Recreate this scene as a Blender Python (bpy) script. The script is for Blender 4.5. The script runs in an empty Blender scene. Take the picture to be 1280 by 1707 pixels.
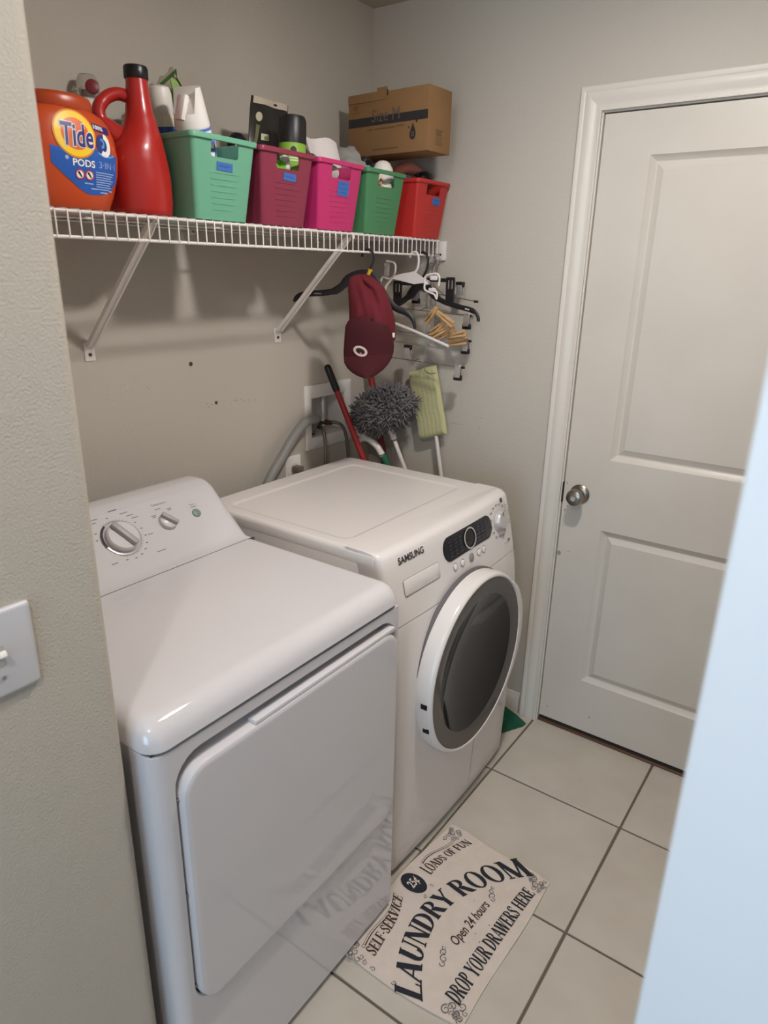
import bpy, bmesh, math, random
from mathutils import Vector, Matrix, Euler
random.seed(7)
PI = math.pi
C = bpy.context.scene.collection
SC = bpy.context.scene

# ------------------------------------------------------------------ camera
cam_d = bpy.data.cameras.new('camera')
cam = bpy.data.objects.new('camera', cam_d); C.objects.link(cam)
cam.matrix_world = Matrix(((0.58290017, 0.25974003, -0.76991071, 0.0),
                           (-0.81231485, 0.20876962, -0.54457307, 0.0),
                           (0.01928654, 0.94284164, 0.33268253, 1.61),
                           (0, 0, 0, 1)))
cam_d.sensor_fit = 'VERTICAL'; cam_d.sensor_height = 36.0
cam_d.lens = 36.0 * 1146.92 / 1707.0
cam_d.clip_start = 0.02
cam_d.dof.use_dof = True; cam_d.dof.focus_distance = 1.75; cam_d.dof.aperture_fstop = 5.2
SC.camera = cam

# ------------------------------------------------------------------ light and exposure
w = bpy.data.worlds.new('world'); SC.world = w; w.use_nodes = True
bg = w.node_tree.nodes['Background']
bg.inputs[0].default_value = (0.60, 0.72, 0.90, 1); bg.inputs[1].default_value = 0.9

BULB = 492.0          # emission of the ceiling bulbs
def area(name, loc, rot, sx, sy, power, col):
    l = bpy.data.lights.new(name, 'AREA'); l.shape = 'RECTANGLE'; l.size = sx; l.size_y = sy
    l.energy = power; l.color = col
    o = bpy.data.objects.new(name, l); C.objects.link(o); o.location = loc; o.rotation_euler = rot
    return o
# daylight from the hallway window, far to the left of the camera
area('hallway_daylight', (-2.9, -0.35, 1.35), (0, -PI / 2, 0), 1.9, 1.3, 44, (0.48, 0.74, 1.0))
# warm lamp of the hallway ceiling behind the camera
hl = bpy.data.lights.new('hallway_lamp', 'POINT'); hl.energy = 22.0; hl.color = (1.0, 0.98, 0.96); hl.shadow_soft_size = 0.04
ho = bpy.data.objects.new('hallway_lamp', hl); C.objects.link(ho); ho.location = (-0.35, 0.145, 2.34)

SC.view_settings.view_transform = 'Standard'; SC.view_settings.look = 'None'
SC.view_settings.gamma = 1.0; SC.view_settings.use_curve_mapping = False
SC.view_settings.exposure = 0.0

# ------------------------------------------------------------------ helpers
def lin(c):
    return tuple((v / 255 / 12.92 if v / 255 <= 0.04045 else ((v / 255 + 0.055) / 1.055) ** 2.4) for v in c) + (1.0,)

MATS = {}
def mat(name, rgb, rough=0.5, metal=0.0, bump=None, spec=0.5, var=None, coat=0.0, trans=0.0, alpha=1.0, emit=0.0, ior=1.45):
    """rgb in sRGB 0..255; bump=(scale,strength,distance,detail); var=(scale,rgb2,amount)"""
    if name in MATS: return MATS[name]
    m = bpy.data.materials.new(name); m.use_nodes = True; MATS[name] = m
    nt = m.node_tree; b = nt.nodes['Principled BSDF']
    b.inputs['Base Color'].default_value = lin(rgb)
    b.inputs['Roughness'].default_value = rough; b.inputs['Metallic'].default_value = metal
    b.inputs['Specular IOR Level'].default_value = spec
    b.inputs['Coat Weight'].default_value = coat; b.inputs['Coat Roughness'].default_value = 0.08
    b.inputs['Transmission Weight'].default_value = trans; b.inputs['Alpha'].default_value = alpha
    b.inputs['IOR'].default_value = ior
    if emit:
        b.inputs['Emission Color'].default_value = lin(rgb); b.inputs['Emission Strength'].default_value = emit
    if bump or var:
        tc = nt.nodes.new('ShaderNodeTexCoord')
    if bump:
        n = nt.nodes.new('ShaderNodeTexNoise'); n.inputs['Scale'].default_value = bump[0]
        n.inputs['Detail'].default_value = bump[3] if len(bump) > 3 else 4
        nt.links.new(tc.outputs['Object'], n.inputs['Vector'])
        bp = nt.nodes.new('ShaderNodeBump'); bp.inputs['Strength'].default_value = bump[1]; bp.inputs['Distance'].default_value = bump[2]
        nt.links.new(n.outputs['Fac'], bp.inputs['Height']); nt.links.new(bp.outputs['Normal'], b.inputs['Normal'])
    if var:
        n2 = nt.nodes.new('ShaderNodeTexNoise'); n2.inputs['Scale'].default_value = var[0]; n2.inputs['Detail'].default_value = 6
        nt.links.new(tc.outputs['Object'], n2.inputs['Vector'])
        r = nt.nodes.new('ShaderNodeValToRGB'); r.color_ramp.elements[0].position = 0.5 - 0.5 * var[2]; r.color_ramp.elements[1].position = 0.5 + 0.5 * var[2]
        r.color_ramp.elements[0].color = lin(var[1]); r.color_ramp.elements[1].color = lin(rgb)
        nt.links.new(n2.outputs['Fac'], r.inputs['Fac']); nt.links.new(r.outputs['Color'], b.inputs['Base Color'])
    return m

class B:
    """collects shapes in one bmesh"""
    def __init__(s): s.bm = bmesh.new()
    def box(s, x0, x1, y0, y1, z0, z1, bev=0.0, seg=2):
        t = bmesh.new(); bmesh.ops.create_cube(t, size=1)
        for v in t.verts: v.co = Vector(((x0 + x1) / 2 + v.co.x * (x1 - x0), (y0 + y1) / 2 + v.co.y * (y1 - y0), (z0 + z1) / 2 + v.co.z * (z1 - z0)))
        if bev: bmesh.ops.bevel(t, geom=t.edges[:], offset=bev, segments=seg, profile=0.5, affect='EDGES')
        return s.join(t)
    def join(s, t, M=None):
        if M is not None: bmesh.ops.transform(t, matrix=M, verts=t.verts)
        me = bpy.data.meshes.new('tmp'); t.to_mesh(me); t.free(); s.bm.from_mesh(me); bpy.data.meshes.remove(me); return s
    def obox(s, M, sx, sy, sz, bev=0.0, seg=2):
        t = bmesh.new(); bmesh.ops.create_cube(t, size=1)
        for v in t.verts: v.co = Vector((v.co.x * sx, v.co.y * sy, v.co.z * sz))
        if bev: bmesh.ops.bevel(t, geom=t.edges[:], offset=bev, segments=seg, profile=0.5, affect='EDGES')
        return s.join(t, M)
    def loft(s, loops, cap0=True, cap1=True, closed=True):
        bm = s.bm; L = [[bm.verts.new(p) for p in lp] for lp in loops]; n = len(L[0])
        for a, b in zip(L, L[1:]):
            for i in range(n if closed else n - 1):
                j = (i + 1) % n
                try: bm.faces.new((a[i], a[j], b[j], b[i]))
                except ValueError: pass
        if cap0: bm.faces.new(L[0][::-1])
        if cap1: bm.faces.new(L[-1])
        return s
    def tube(s, pts, r, n=8, cap=True, closed=False):
        pts = [Vector(p) for p in pts]; rs = r if isinstance(r, (list, tuple)) else [r] * len(pts)
        loops = []; up = None; m = len(pts)
        for i, p in enumerate(pts):
            if closed: d = (pts[(i + 1) % m] - pts[i - 1])
            else: d = (pts[min(i + 1, m - 1)] - pts[max(i - 1, 0)])
            d.normalize()
            if up is None:
                up = d.orthogonal().normalized()
            else:
                up = (up - d * up.dot(d))
                up = up.normalized() if up.length > 1e-6 else d.orthogonal().normalized()
            sd = d.cross(up)
            loops.append([p + (up * math.cos(2 * PI * k / n) + sd * math.sin(2 * PI * k / n)) * rs[i] for k in range(n)])
        if closed: loops.append(loops[0])
        return s.loft(loops, cap and not closed, cap and not closed)
    def lathe(s, prof, n=24, M=None, cap0=True, cap1=True):
        t = B(); t.loft([[(r * math.cos(2 * PI * k / n), r * math.sin(2 * PI * k / n), z) for k in range(n)] for r, z in prof], cap0, cap1)
        return s.join(t.bm, M)
    def sphere(s, c, r, sx=1, sy=1, sz=1, sub=2, M=None):
        t = bmesh.new(); bmesh.ops.create_icosphere(t, subdivisions=sub, radius=r)
        for v in t.verts: v.co = Vector((v.co.x * sx, v.co.y * sy, v.co.z * sz))
        return s.join(t, (M if M is not None else Matrix.Translation(c)))
    def poly(s, pts):
        s.bm.faces.new([s.bm.verts.new(p) for p in pts]); return s
    def vf(s, vs, fs):
        V = [s.bm.verts.new(v) for v in vs]
        for f_ in fs:
            try: s.bm.faces.new([V[i] for i in f_])
            except ValueError: pass
        return s
    def tf(s, fn):
        for v in s.bm.verts: v.co = Vector(fn(v.co))
        return s

def wloc(o):
    l = Vector((0, 0, 0))
    while o: l = l + o.location; o = o.parent
    return l
def obj(name, b, m, parent=None, local=False, smooth=40, double=False):
    bm = b.bm
    bmesh.ops.remove_doubles(bm, verts=bm.verts, dist=1e-6)
    bmesh.ops.recalc_face_normals(bm, faces=bm.faces)
    if parent is not None and not local:
        l = wloc(parent)
        for v in bm.verts: v.co -= l
    me = bpy.data.meshes.new(name); bm.to_mesh(me); bm.free()
    if smooth:
        for p in me.polygons: p.use_smooth = True
        try: me.set_sharp_from_angle(angle=math.radians(smooth))
        except Exception: pass
    me.materials.append(m)
    o = bpy.data.objects.new(name, me); C.objects.link(o)
    if parent is not None: o.parent = parent
    return o
def tag(o, label, cat, group=None, kind=None):
    o['label'] = label; o['category'] = cat
    if group: o['group'] = group
    if kind: o['kind'] = kind
    return o
def thing(name, label, cat, loc=(0, 0, 0), rz=0, group=None):
    o = bpy.data.objects.new(name, None); C.objects.link(o); o.location = loc; o.rotation_euler = (0, 0, rz)
    o.empty_display_size = 0.05
    return tag(o, label, cat, group)
def struct(name, b, m, parent=None, smooth=40, kind=True):
    o = obj(name, b, m, parent, smooth=smooth)
    if parent is None: o['kind'] = 'structure'
    return o
def dup(o, parent=None):
    c = o.copy(); C.objects.link(c)
    if parent: c.parent = parent
    for ch in list(o.children): dup(ch, c)
    return c
def basis(o, x, y, z):
    x, y, z = Vector(x).normalized(), Vector(y).normalized(), Vector(z).normalized()
    return Matrix(((x.x, y.x, z.x, o[0]), (x.y, y.y, z.y, o[1]), (x.z, y.z, z.z, o[2]), (0, 0, 0, 1)))
def zto(o, d):
    """matrix placing local z along d at o"""
    q = Vector((0, 0, 1)).rotation_difference(Vector(d).normalized()); M = q.to_matrix().to_4x4(); M.translation = Vector(o); return M
def rr(cx, cz, wd, ht, r, n=5):
    """rounded rectangle, 2D list"""
    out = []
    for qx, qz, a0 in ((1, 1, 0), (-1, 1, PI / 2), (-1, -1, PI), (1, -1, 1.5 * PI)):
        for k in range(n + 1):
            a = a0 + PI / 2 * k / n
            out.append((cx + qx * (wd / 2 - r) + r * math.cos(a), cz + qz * (ht / 2 - r) + r * math.sin(a)))
    return out
def ell(cx, cy, rx, ry, n=32):
    return [(cx + rx * math.cos(2 * PI * k / n), cy + ry * math.sin(2 * PI * k / n)) for k in range(n)]
def smoothpts(pts, k=4):
    """Catmull-Rom"""
    P = [Vector(p) for p in pts]; out = []
    for i in range(len(P) - 1):
        p0, p1, p2, p3 = P[max(i - 1, 0)], P[i], P[i + 1], P[min(i + 2, len(P) - 1)]
        for j in range(k):
            t = j / k
            out.append(0.5 * ((2 * p1) + (p2 - p0) * t + (2 * p0 - 5 * p1 + 4 * p2 - p3) * t * t + (3 * p1 - p0 - 3 * p2 + p3) * t ** 3))
    out.append(P[-1]); return out
_fontcache = {}
def text2d(s, size=1.0, shear=0.0, align='CENTER', bold=0.0):
    """flat lettering: (verts2d, faces)"""
    key = (s, shear, align, bold)
    if key not in _fontcache:
        cu = bpy.data.curves.new('t', 'FONT'); cu.body = s; cu.align_x = align; cu.shear = shear; cu.offset = bold; cu.resolution_u = 3
        o = bpy.data.objects.new('t', cu); C.objects.link(o)
        dg = bpy.context.evaluated_depsgraph_get(); me = bpy.data.meshes.new_from_object(o.evaluated_get(dg))
        _fontcache[key] = ([(v.co.x, v.co.y) for v in me.vertices], [tuple(p.vertices) for p in me.polygons])
        bpy.data.objects.remove(o); bpy.data.curves.remove(cu); bpy.data.meshes.remove(me)
    V, F = _fontcache[key]
    return [(x * size, y * size) for x, y in V], F
def fit(vf, wd, ht=None):
    """scale 2D lettering to a width (and height), centred"""
    V, F = vf
    x0, x1 = min(v[0] for v in V), max(v[0] for v in V); y0, y1 = min(v[1] for v in V), max(v[1] for v in V)
    sx = wd / (x1 - x0); sy = ht / (y1 - y0) if ht else sx
    return [((x - (x0 + x1) / 2) * sx, (y - (y0 + y1) / 2) * sy) for x, y in V], F
def flat(b, vf, fn):
    """put 2D verts/faces through fn(u,v)->xyz into b"""
    V, F = vf; return b.vf([fn(u, v) for u, v in V], F)
def disc2d(cx, cy, rx, ry, n=24):
    """fan with several rings so that it can follow a curved face"""
    V = [(cx, cy)]; F = []
    for q in (0.34, 0.67, 1.0): V += ell(cx, cy, rx * q, ry * q, n)
    for k in range(n):
        F.append((0, 1 + k, 1 + (k + 1) % n))
        for g in range(2): a = 1 + g * n; F.append((a + k, a + n + k, a + n + (k + 1) % n, a + (k + 1) % n))
    return V, F
def ring2d(cx, cy, r0x, r0y, r1x, r1y, n=32, a0=0, a1=2 * PI):
    V = []; F = []
    for k in range(n + 1):
        a = a0 + (a1 - a0) * k / n
        V += [(cx + r0x * math.cos(a), cy + r0y * math.sin(a)), (cx + r1x * math.cos(a), cy + r1y * math.sin(a))]
    for k in range(n): F.append((2 * k, 2 * k + 1, 2 * k + 3, 2 * k + 2))
    return V, F
def stroke2d(pts, w0, w1=None):
    """a flat stroke of varying width along 2D points"""
    P = [Vector((p[0], p[1])) for p in pts]; n = len(P); V = []; F = []
    for i, p in enumerate(P):
        d = (P[min(i + 1, n - 1)] - P[max(i - 1, 0)]).normalized(); q = Vector((-d.y, d.x))
        wd = (w0 if w1 is None else w0 + (w1 - w0) * i / max(n - 1, 1)) / 2
        V += [tuple(p + q * wd), tuple(p - q * wd)]
    for i in range(n - 1): F.append((2 * i, 2 * i + 1, 2 * i + 3, 2 * i + 2))
    return V, F
def grid2d(x0, x1, y0, y1, nx=6, ny=4):
    V = [(x0 + (x1 - x0) * i / nx, y0 + (y1 - y0) * j / ny) for j in range(ny + 1) for i in range(nx + 1)]
    F = [(j * (nx + 1) + i, j * (nx + 1) + i + 1, (j + 1) * (nx + 1) + i + 1, (j + 1) * (nx + 1) + i) for j in range(ny) for i in range(nx)]
    return V, F

# ------------------------------------------------------------------ materials
wall_m = mat('wall_paint', (188, 180, 168), 0.62, bump=(300, 0.42, 0.0035, 2), spec=0.3)
ceil_m = mat('ceiling_paint', (196, 186, 172), 0.8, bump=(90, 0.3, 0.004), spec=0.2)
trim_m = mat('trim_paint', (208, 200, 189), 0.35, bump=(30, 0.03, 0.002))
door_m = mat('door_paint', (204, 196, 185), 0.38, bump=(60, 0.03, 0.002), var=(5, (195, 186, 174), 0.7))
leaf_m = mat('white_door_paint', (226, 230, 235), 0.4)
grout_m = mat('grout', (108, 94, 80), 0.9, bump=(200, 0.3, 0.002))
tile_m = mat('tile_ceramic', (200, 192, 180), 0.38, bump=(40, 0.06, 0.002), var=(7, (180, 170, 156), 0.7))
app_m = mat('appliance_white', (208, 203, 204), 0.045, spec=0.85)
app2_m = mat('washer_white', (222, 215, 211), 0.16, spec=0.5)
dkgap_m = mat('dark_seam', (70, 66, 66), 0.7)
grey_pl = mat('grey_print', (92, 88, 90), 0.6)
blk_pl = mat('black_plastic', (22, 21, 22), 0.35)
blk_gloss = mat('black_gloss', (24, 24, 30), 0.12)
chrome = mat('chrome', (206, 204, 202), 0.3, 0.75)
nickel = mat('satin_nickel', (150, 142, 132), 0.3, 1.0)
steel_wire = mat('steel_wire', (150, 145, 138), 0.35, 0.9)
wht_wire = mat('white_epoxy', (226, 219, 213), 0.4)
wht_pl = mat('white_plastic', (230, 224, 218), 0.38)
brass = mat('dull_brass', (110, 92, 70), 0.45, 0.8)
red_pole = mat('red_plastic_pole', (150, 36, 38), 0.4)

# ================================================================== SETTING
# floor: grout bed with tiles as pieces
fb = B(); fb.box(-3.2, 2.30, -2.2, 1.75, -0.06, -0.004)
floor = struct('floor', fb, grout_m)
TX, TY, TS = 0.921, 0.361, 0.442
tb = B(); tb.box(-TS / 2 + 0.0035, TS / 2 - 0.0035, -TS / 2 + 0.0035, TS / 2 - 0.0035, -0.006, 0.0, 0.0015, 1)
t0 = None
for i in range(-2, 3):
    for j in range(-2, 3):
        if t0 is None: t0 = obj('tile', tb, tile_m, floor, local=True); o = t0
        else: o = t0.copy(); C.objects.link(o); o.parent = floor
        x = TX + (i + 0.5) * TS; y = TY + (j + 0.5) * TS
        o.location = (x, y, random.uniform(-0.0003, 0.0003)); o.rotation_euler = (0, 0, random.choice((0, PI / 2, PI)))
# last tiles are cut by the right wall, which stands on them

# back wall with the opening of the washer box
OX0, OX1, OZ0, OZ1 = 1.812, 1.998, 1.035, 1.178
b = B()
YB = 1.608
b.box(0.30, OX0, YB, YB + 0.12, 0, 2.419); b.box(OX1, 2.30, YB, YB + 0.12, 0, 2.419)
b.box(OX0, OX1, YB, YB + 0.12, 0, OZ0); b.box(OX0, OX1, YB, YB + 0.12, OZ1, 2.419)
wall_back = struct('wall_back', b, wall_m)
for (x, z, r) in ((1.302, 1.344, 0.0062), (1.386, 1.221, 0.0050)):
    h = B(); h.lathe([(r, -0.001), (r, 0.0012), (r * 0.55, 0.0012), (r * 0.5, 0.0003)], 12, zto((x, YB, z), (0, -1, 0)))
    obj('screw_anchor', h, mat('anchor_brown', (70, 58, 48), 0.6), wall_back)
# scuffs on the walls, thin chalky scratches and dirt
scuff = mat('scuff_dirt', (128, 116, 102), 0.8); chalk = mat('plaster_chip', (205, 196, 182), 0.8)
sb = B(); cb = B()
for (x0, x1, z0, n) in ((1.03, 1.16, 1.298, 9), (1.345, 1.40, 1.217, 5), (1.43, 1.62, 1.215, 12)):
    for k in range(n):
        x = random.uniform(x0, x1); z = z0 + random.uniform(-0.008, 0.008); l = random.uniform(0.002, 0.007)
        (cb if random.random() < 0.4 else sb).obox(Matrix.Translation((x, YB - 0.0002, z)) @ Matrix.Rotation(random.uniform(-.4, .4), 4, 'Y'), l, 0.0006, random.uniform(0.001, 0.0022))
obj('scuff', sb, scuff, wall_back)['kind'] = 'stuff'; obj('plaster_chip', cb, chalk, wall_back)['kind'] = 'stuff'

XR = 2.158
DY1, DZ1 = 0.803, 2.052      # door opening
b = B()
b.box(XR, XR + 0.12, DY1, YB + 0.12, 0, 2.419); b.box(XR, XR + 0.12, -1.3, -0.02, 0, 2.419); b.box(XR, XR + 0.12, -0.02, DY1, DZ1, 2.419)
wall_right = struct('wall_right', b, wall_m)
sb = B()
for k in range(16):
    y = random.uniform(1.10, 1.24); z = random.choice((1.085, 1.12)) + random.uniform(-0.006, 0.006)
    sb.obox(Matrix.Translation((XR, y, z)) @ Matrix.Rotation(random.uniform(-.4, .4), 4, 'X'), 0.0006, random.uniform(0.003, 0.012), random.uniform(0.0006, 0.0016))
obj('scuff', sb, scuff, wall_right)['kind'] = 'stuff'

# left stub wall with a bullnose corner, hiding the left end of the alcove
XL, YN, RB = 0.4755, 0.800, 0.02
def arc2(cx, cy, r, a0, a1, n): return [(cx + r * math.cos(a0 + (a1 - a0) * k / n), cy + r * math.sin(a0 + (a1 - a0) * k / n)) for k in range(n + 1)]
pl = [(-1.9, YN)] + arc2(XL - RB, YN + RB, RB, -PI / 2, 0, 8) + [(XL, YB), (XL - 0.12, YB), (XL - 0.12, YN + 0.12), (-1.9, YN + 0.12)]
b = B(); b.loft([[(x, y, 0) for x, y in pl], [(x, y, 2.419) for x, y in pl]])
wall_left = struct('wall_left', b, wall_m)
b = B(); b.box(-1.9, 2.158, -1.42, -1.3, 0, 2.419); struct('wall_front', b, wall_m)
b = B(); b.box(-3.2, 2.30, -2.2, 1.75, 2.419, 2.5); struct('ceiling', b, ceil_m)

# baseboard on the right wall between the casing and the corner
bp = [(0, 0), (-0.012, 0), (-0.012, 0.058), (-0.009, 0.068), (-0.006, 0.074), (-0.004, 0.083), (0, 0.085)]
b = B(); b.loft([[(XR + x, y, z) for x, z in bp] for y in (0.868, YB)]); struct('baseboard_right', b, trim_m)

# casing of the door (trim_1): three moulded lengths with mitred corners
cp = [(0.0, 0.0), (0.0, 0.012), (0.006, 0.0135), (0.012, 0.011), (0.020, 0.0125), (0.030, 0.0165), (0.042, 0.0185), (0.048, 0.0165), (0.052, 0.0195), (0.061, 0.0195), (0.064, 0.016), (0.064, 0.0)]
# (distance outward from the opening, proud of the wall)
def casing_loop(y, z, sy, sz): return [(XR - d, y + sy * o, z + sz * o) for o, d in cp]
jy = DY1 - 0.012; jz = DZ1 - 0.012
b = B()
b.loft([casing_loop(jy + 0.004, 0.0, 1, 0), casing_loop(jy + 0.004, jz + 0.004, 1, 1)])
side = struct('trim_1', b, trim_m)
b = B(); b.loft([casing_loop(jy + 0.004, jz + 0.004, 1, 1), casing_loop(0.008 - 0.02, jz + 0.004, -1, 1)]); obj('head_casing', b, trim_m, side)
# jamb: side and head boards lining the opening
b = B(); b.box(XR - 0.001, XR + 0.12, jy, DY1 + 0.001, 0, jz); b.box(XR - 0.001, XR + 0.12, -0.02, DY1 + 0.001, jz, DZ1 + 0.001)
b.box(XR + 0.047, XR + 0.07, jy - 0.012, jy, 0, jz); b.box(XR + 0.047, XR + 0.07, -0.02, jy, jz - 0.012, jz)
obj('jamb', b, trim_m, side)
b = B(); b.box(XR + 0.002, XR + 0.05, 0.0, jy, -0.003, 0.008, 0.002, 1)
struct('trim_2', b, mat('threshold_brown', (92, 66, 52), 0.55))
b = B(); b.box(XR + 0.004, XR + 0.006, jy - 0.0004, jy + 0.0006, 0.878, 0.948)
b.box(XR - 0.003, XR + 0.03, jy - 0.0016, jy + 0.0004, 0.878, 0.948, 0.0005, 1); obj('strike_plate', b, mat('dark_bronze', (52, 40, 34), 0.4, 0.8), side)

# the panelled door leaf
def door_leaf():
    y0, y1, z0, z1 = -0.012, jy - 0.003, 0.024, jz - 0.003
    xf = XR + 0.007
    b = B()
    rects = [(0.115, 0.648, 0.227, 0.805), (0.115, 0.648, 1.045, 1.925)]
    # slab as a grid of strips around the two panels
    ys = [y0, rects[0][0], rects[0][1], y1]; zs = [z0, 0.227, 0.805, 1.045, 1.925, z1]
    for i in range(3):
        for j in range(5):
            if i == 1 and j in (1, 3): continue
            b.poly([(xf, ys[i], zs[j]), (xf, ys[i + 1], zs[j]), (xf, ys[i + 1], zs[j + 1]), (xf, ys[i], zs[j + 1])])
    b.box(xf + 0.018, xf + 0.035, y0, y1, z0, z1)
    for a, c in ((y0, y0), (y1, y1)): b.poly([(xf, a, z0), (xf + 0.018, a, z0), (xf + 0.018, a, z1), (xf, a, z1)])
    for zz in (z0, z1): b.poly([(xf, y0, zz), (xf + 0.018, y0, zz), (xf + 0.018, y1, zz), (xf, y1, zz)])
    o = struct('door_1', b, door_m)
    for (a0, a1, c0, c1) in rects:
        m = B()
        prof = [(0, 0), (0.004, 0.004), (0.010, 0.0085), (0.016, 0.0125), (0.020, 0.013), (0.024, 0.0115), (0.040, 0.0035), (0.044, 0.0035)]
        m.loft([[(xf + d, a0 + i, c0 + i), (xf + d, a1 - i, c0 + i), (xf + d, a1 - i, c1 - i), (xf + d, a0 + i, c1 - i)] for i, d in prof], False, True)
        obj('door_panel', m, door_m, o, smooth=25)
    k = B(); M = zto((xf, 0.732, 0.915), (-1, 0, 0))
    k.lathe([(0.033, 0), (0.033, 0.003), (0.030, 0.006), (0.020, 0.010), (0.012, 0.012), (0.012, 0.026), (0.016, 0.030), (0.024, 0.034), (0.0275, 0.042), (0.0275, 0.052), (0.025, 0.060), (0.018, 0.064), (0.010, 0.0645), (0.0095, 0.063)], 28, M)
    kn = obj('door_knob', k, nickel, o)
    k = B(); k.lathe([(0.0088, 0.062), (0.0085, 0.066), (0.0, 0.0662)], 16, M); k.box(xf - 0.0672, xf - 0.066, 0.7312, 0.7328, 0.9095, 0.9205); obj('lock_button', k, chrome, kn)
    b = B(); b.box(xf - 0.001, xf + 0.03, y1 - 0.0005, y1 + 0.0012, 0.886, 0.944); obj('latch_plate', b, brass, o)
    b = B(); b.box(xf + 0.004, xf + 0.03, y0 + 0.01, y1 - 0.002, 0.009, 0.026); obj('door_sweep', b, mat('dark_sweep', (40, 32, 28), 0.7), o)
    sm = B()
    for (y, z, a_, c_) in ((0.781, 0.690, 0.007, 0.009), (0.770, 0.865, 0.003, 0.004), (0.778, 0.85, 0.002, 0.006), (0.779, 0.945, 0.002, 0.005), (0.748, 0.705, 0.006, 0.0012), (0.76, 0.07, 0.003, 0.003), (0.60, 0.09, 0.003, 0.004)):
        flat(sm, disc2d(y, z, a_, c_, 10), lambda u, v: (xf - 0.0004, u, v))
    d_ = obj('smudge', sm, mat('door_smudge', (148, 136, 122), 0.6), o, smooth=0); d_['kind'] = 'stuff'
    return o
door_leaf()

# open white door leaf close beside the camera
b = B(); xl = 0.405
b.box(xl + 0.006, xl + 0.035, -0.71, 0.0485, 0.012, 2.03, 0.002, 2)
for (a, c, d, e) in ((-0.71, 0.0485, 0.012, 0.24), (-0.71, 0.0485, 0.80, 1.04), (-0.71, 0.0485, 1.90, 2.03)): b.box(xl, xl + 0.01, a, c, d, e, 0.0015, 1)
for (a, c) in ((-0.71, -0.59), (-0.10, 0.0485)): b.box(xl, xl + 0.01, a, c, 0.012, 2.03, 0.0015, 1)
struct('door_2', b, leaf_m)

# ------------------------------------------------------------------ ceiling light (above the frame)
cl = thing('ceiling_light', 'round flush ceiling light above the laundry machines', 'ceiling light', (1.20, 0.42, 2.419))
b = B(); b.lathe([(0.11, 2.4185), (0.11, 2.412), (0.10, 2.402), (0.05, 2.398), (0.0, 2.398)], 28, Matrix.Translation((1.20, 0.42, 0))); obj('ceiling_plate', b, wht_pl, cl)
glow = mat('bulb_glow', (255, 251, 247), 0.5, emit=BULB)
b = B(); b.lathe([(0.062, 2.398), (0.062, 2.3945), (0.058, 2.393), (0.0, 2.3925)], 24, Matrix.Translation((1.20, 0.42, 0)), True, False); obj('diffuser', b, glow, cl)

# ================================================================== DRYER
dr = thing('dryer', 'white dryer with dial console and flat square door, nearest the camera', 'dryer', (0.827, 1.13, 0))
DX0, DX1, DF = 0.497, 1.157, 0.770
b = B(); b.box(DX0 + 0.003, DX1 - 0.003, DF + 0.045, 1.50, 0.022, 0.906, 0.004, 1); obj('cabinet', b, app_m, dr)
cx, cz, W, H = (DX0 + DX1) / 2, 0.4635, DX1 - DX0, 0.882
n = 6
dcx, dcz, dW, dH = 0.8395, 0.594, 0.603, 0.518
def L3(l2, y): return [(x, y, z) for x, z in l2]
b = B()
H = 0.8785; cz = 0.022 + H / 2
def fl_(l_, r_, t_, y): return L3(rr(cx + (l_ - r_) / 2, cz, W - l_ - r_, H - t_, 0.003, n), y)
b.loft([fl_(0, 0, 0, DF + 0.060), fl_(0, 0, 0, DF + 0.034)] + [fl_(0.025 * (1 - math.cos(t_)), 0.0035 * (1 - math.cos(t_)), 0.002 * math.sin(t_), DF + 0.030 * (1 - math.sin(t_))) for t_ in [PI / 2 * q / 8 for q in range(1, 9)]] +
       [fl_(0.0275, 0.0038, 0.006, DF),
L3(rr(dcx, dcz + 0.010, dW + 0.012, dH + 0.030, 0.056, n), DF), L3(rr(dcx, dcz + 0.010, dW + 0.007, dH + 0.026, 0.054, n), DF + 0.004),
        L3(rr(dcx, dcz + 0.010, dW + 0.007, dH + 0.026, 0.054, n), DF + 0.034)], False, True)
obj('front_panel', b, app_m, dr, smooth=30)
b = B()
b.loft([L3(rr(dcx, dcz, dW - 0.004, dH - 0.004, 0.050, n), DF + 0.030), L3(rr(dcx, dcz, dW, dH, 0.050, n), DF + 0.022), L3(rr(dcx, dcz, dW, dH, 0.050, n), DF - 0.004),
        L3(rr(dcx, dcz, dW - 0.005, dH - 0.005, 0.048, n), DF - 0.0105), L3(rr(dcx, dcz, dW - 0.014, dH - 0.014, 0.044, n), DF - 0.013), L3(rr(dcx, dcz, dW - 0.024, dH - 0.024, 0.040, n), DF - 0.0132), L3(rr(dcx, dcz, dW - 0.044, dH - 0.044, 0.034, n), DF - 0.0132)])
dd = obj('door', b, app_m, dr, smooth=30)
b = B(); b.box(0.70, 1.128, DF - 0.010, DF + 0.012, dcz + dH / 2 - 0.004, dcz + dH / 2 + 0.0075, 0.003, 2); obj('handle_lip', b, app_m, dd)
for z in (0.80, 0.60, 0.385):
    b = B(); b.lathe([(0.004, 0), (0.004, 0.003), (0.002, 0.004)], 8, zto((dcx - dW / 2 - 0.0005, DF + 0.004, z), (-1, -0.4, 0))); obj('hinge_screw', b, steel_wire, dd)
for x in (DX0 + 0.05, DX1 - 0.05):
    for y in (0.84, 1.44):
        b = B(); b.lathe([(0.018, 0), (0.018, 0.010), (0.010, 0.012), (0.010, 0.03)], 12, Matrix.Translation((x, y, 0))); obj('foot', b, blk_pl, dr)
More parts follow.
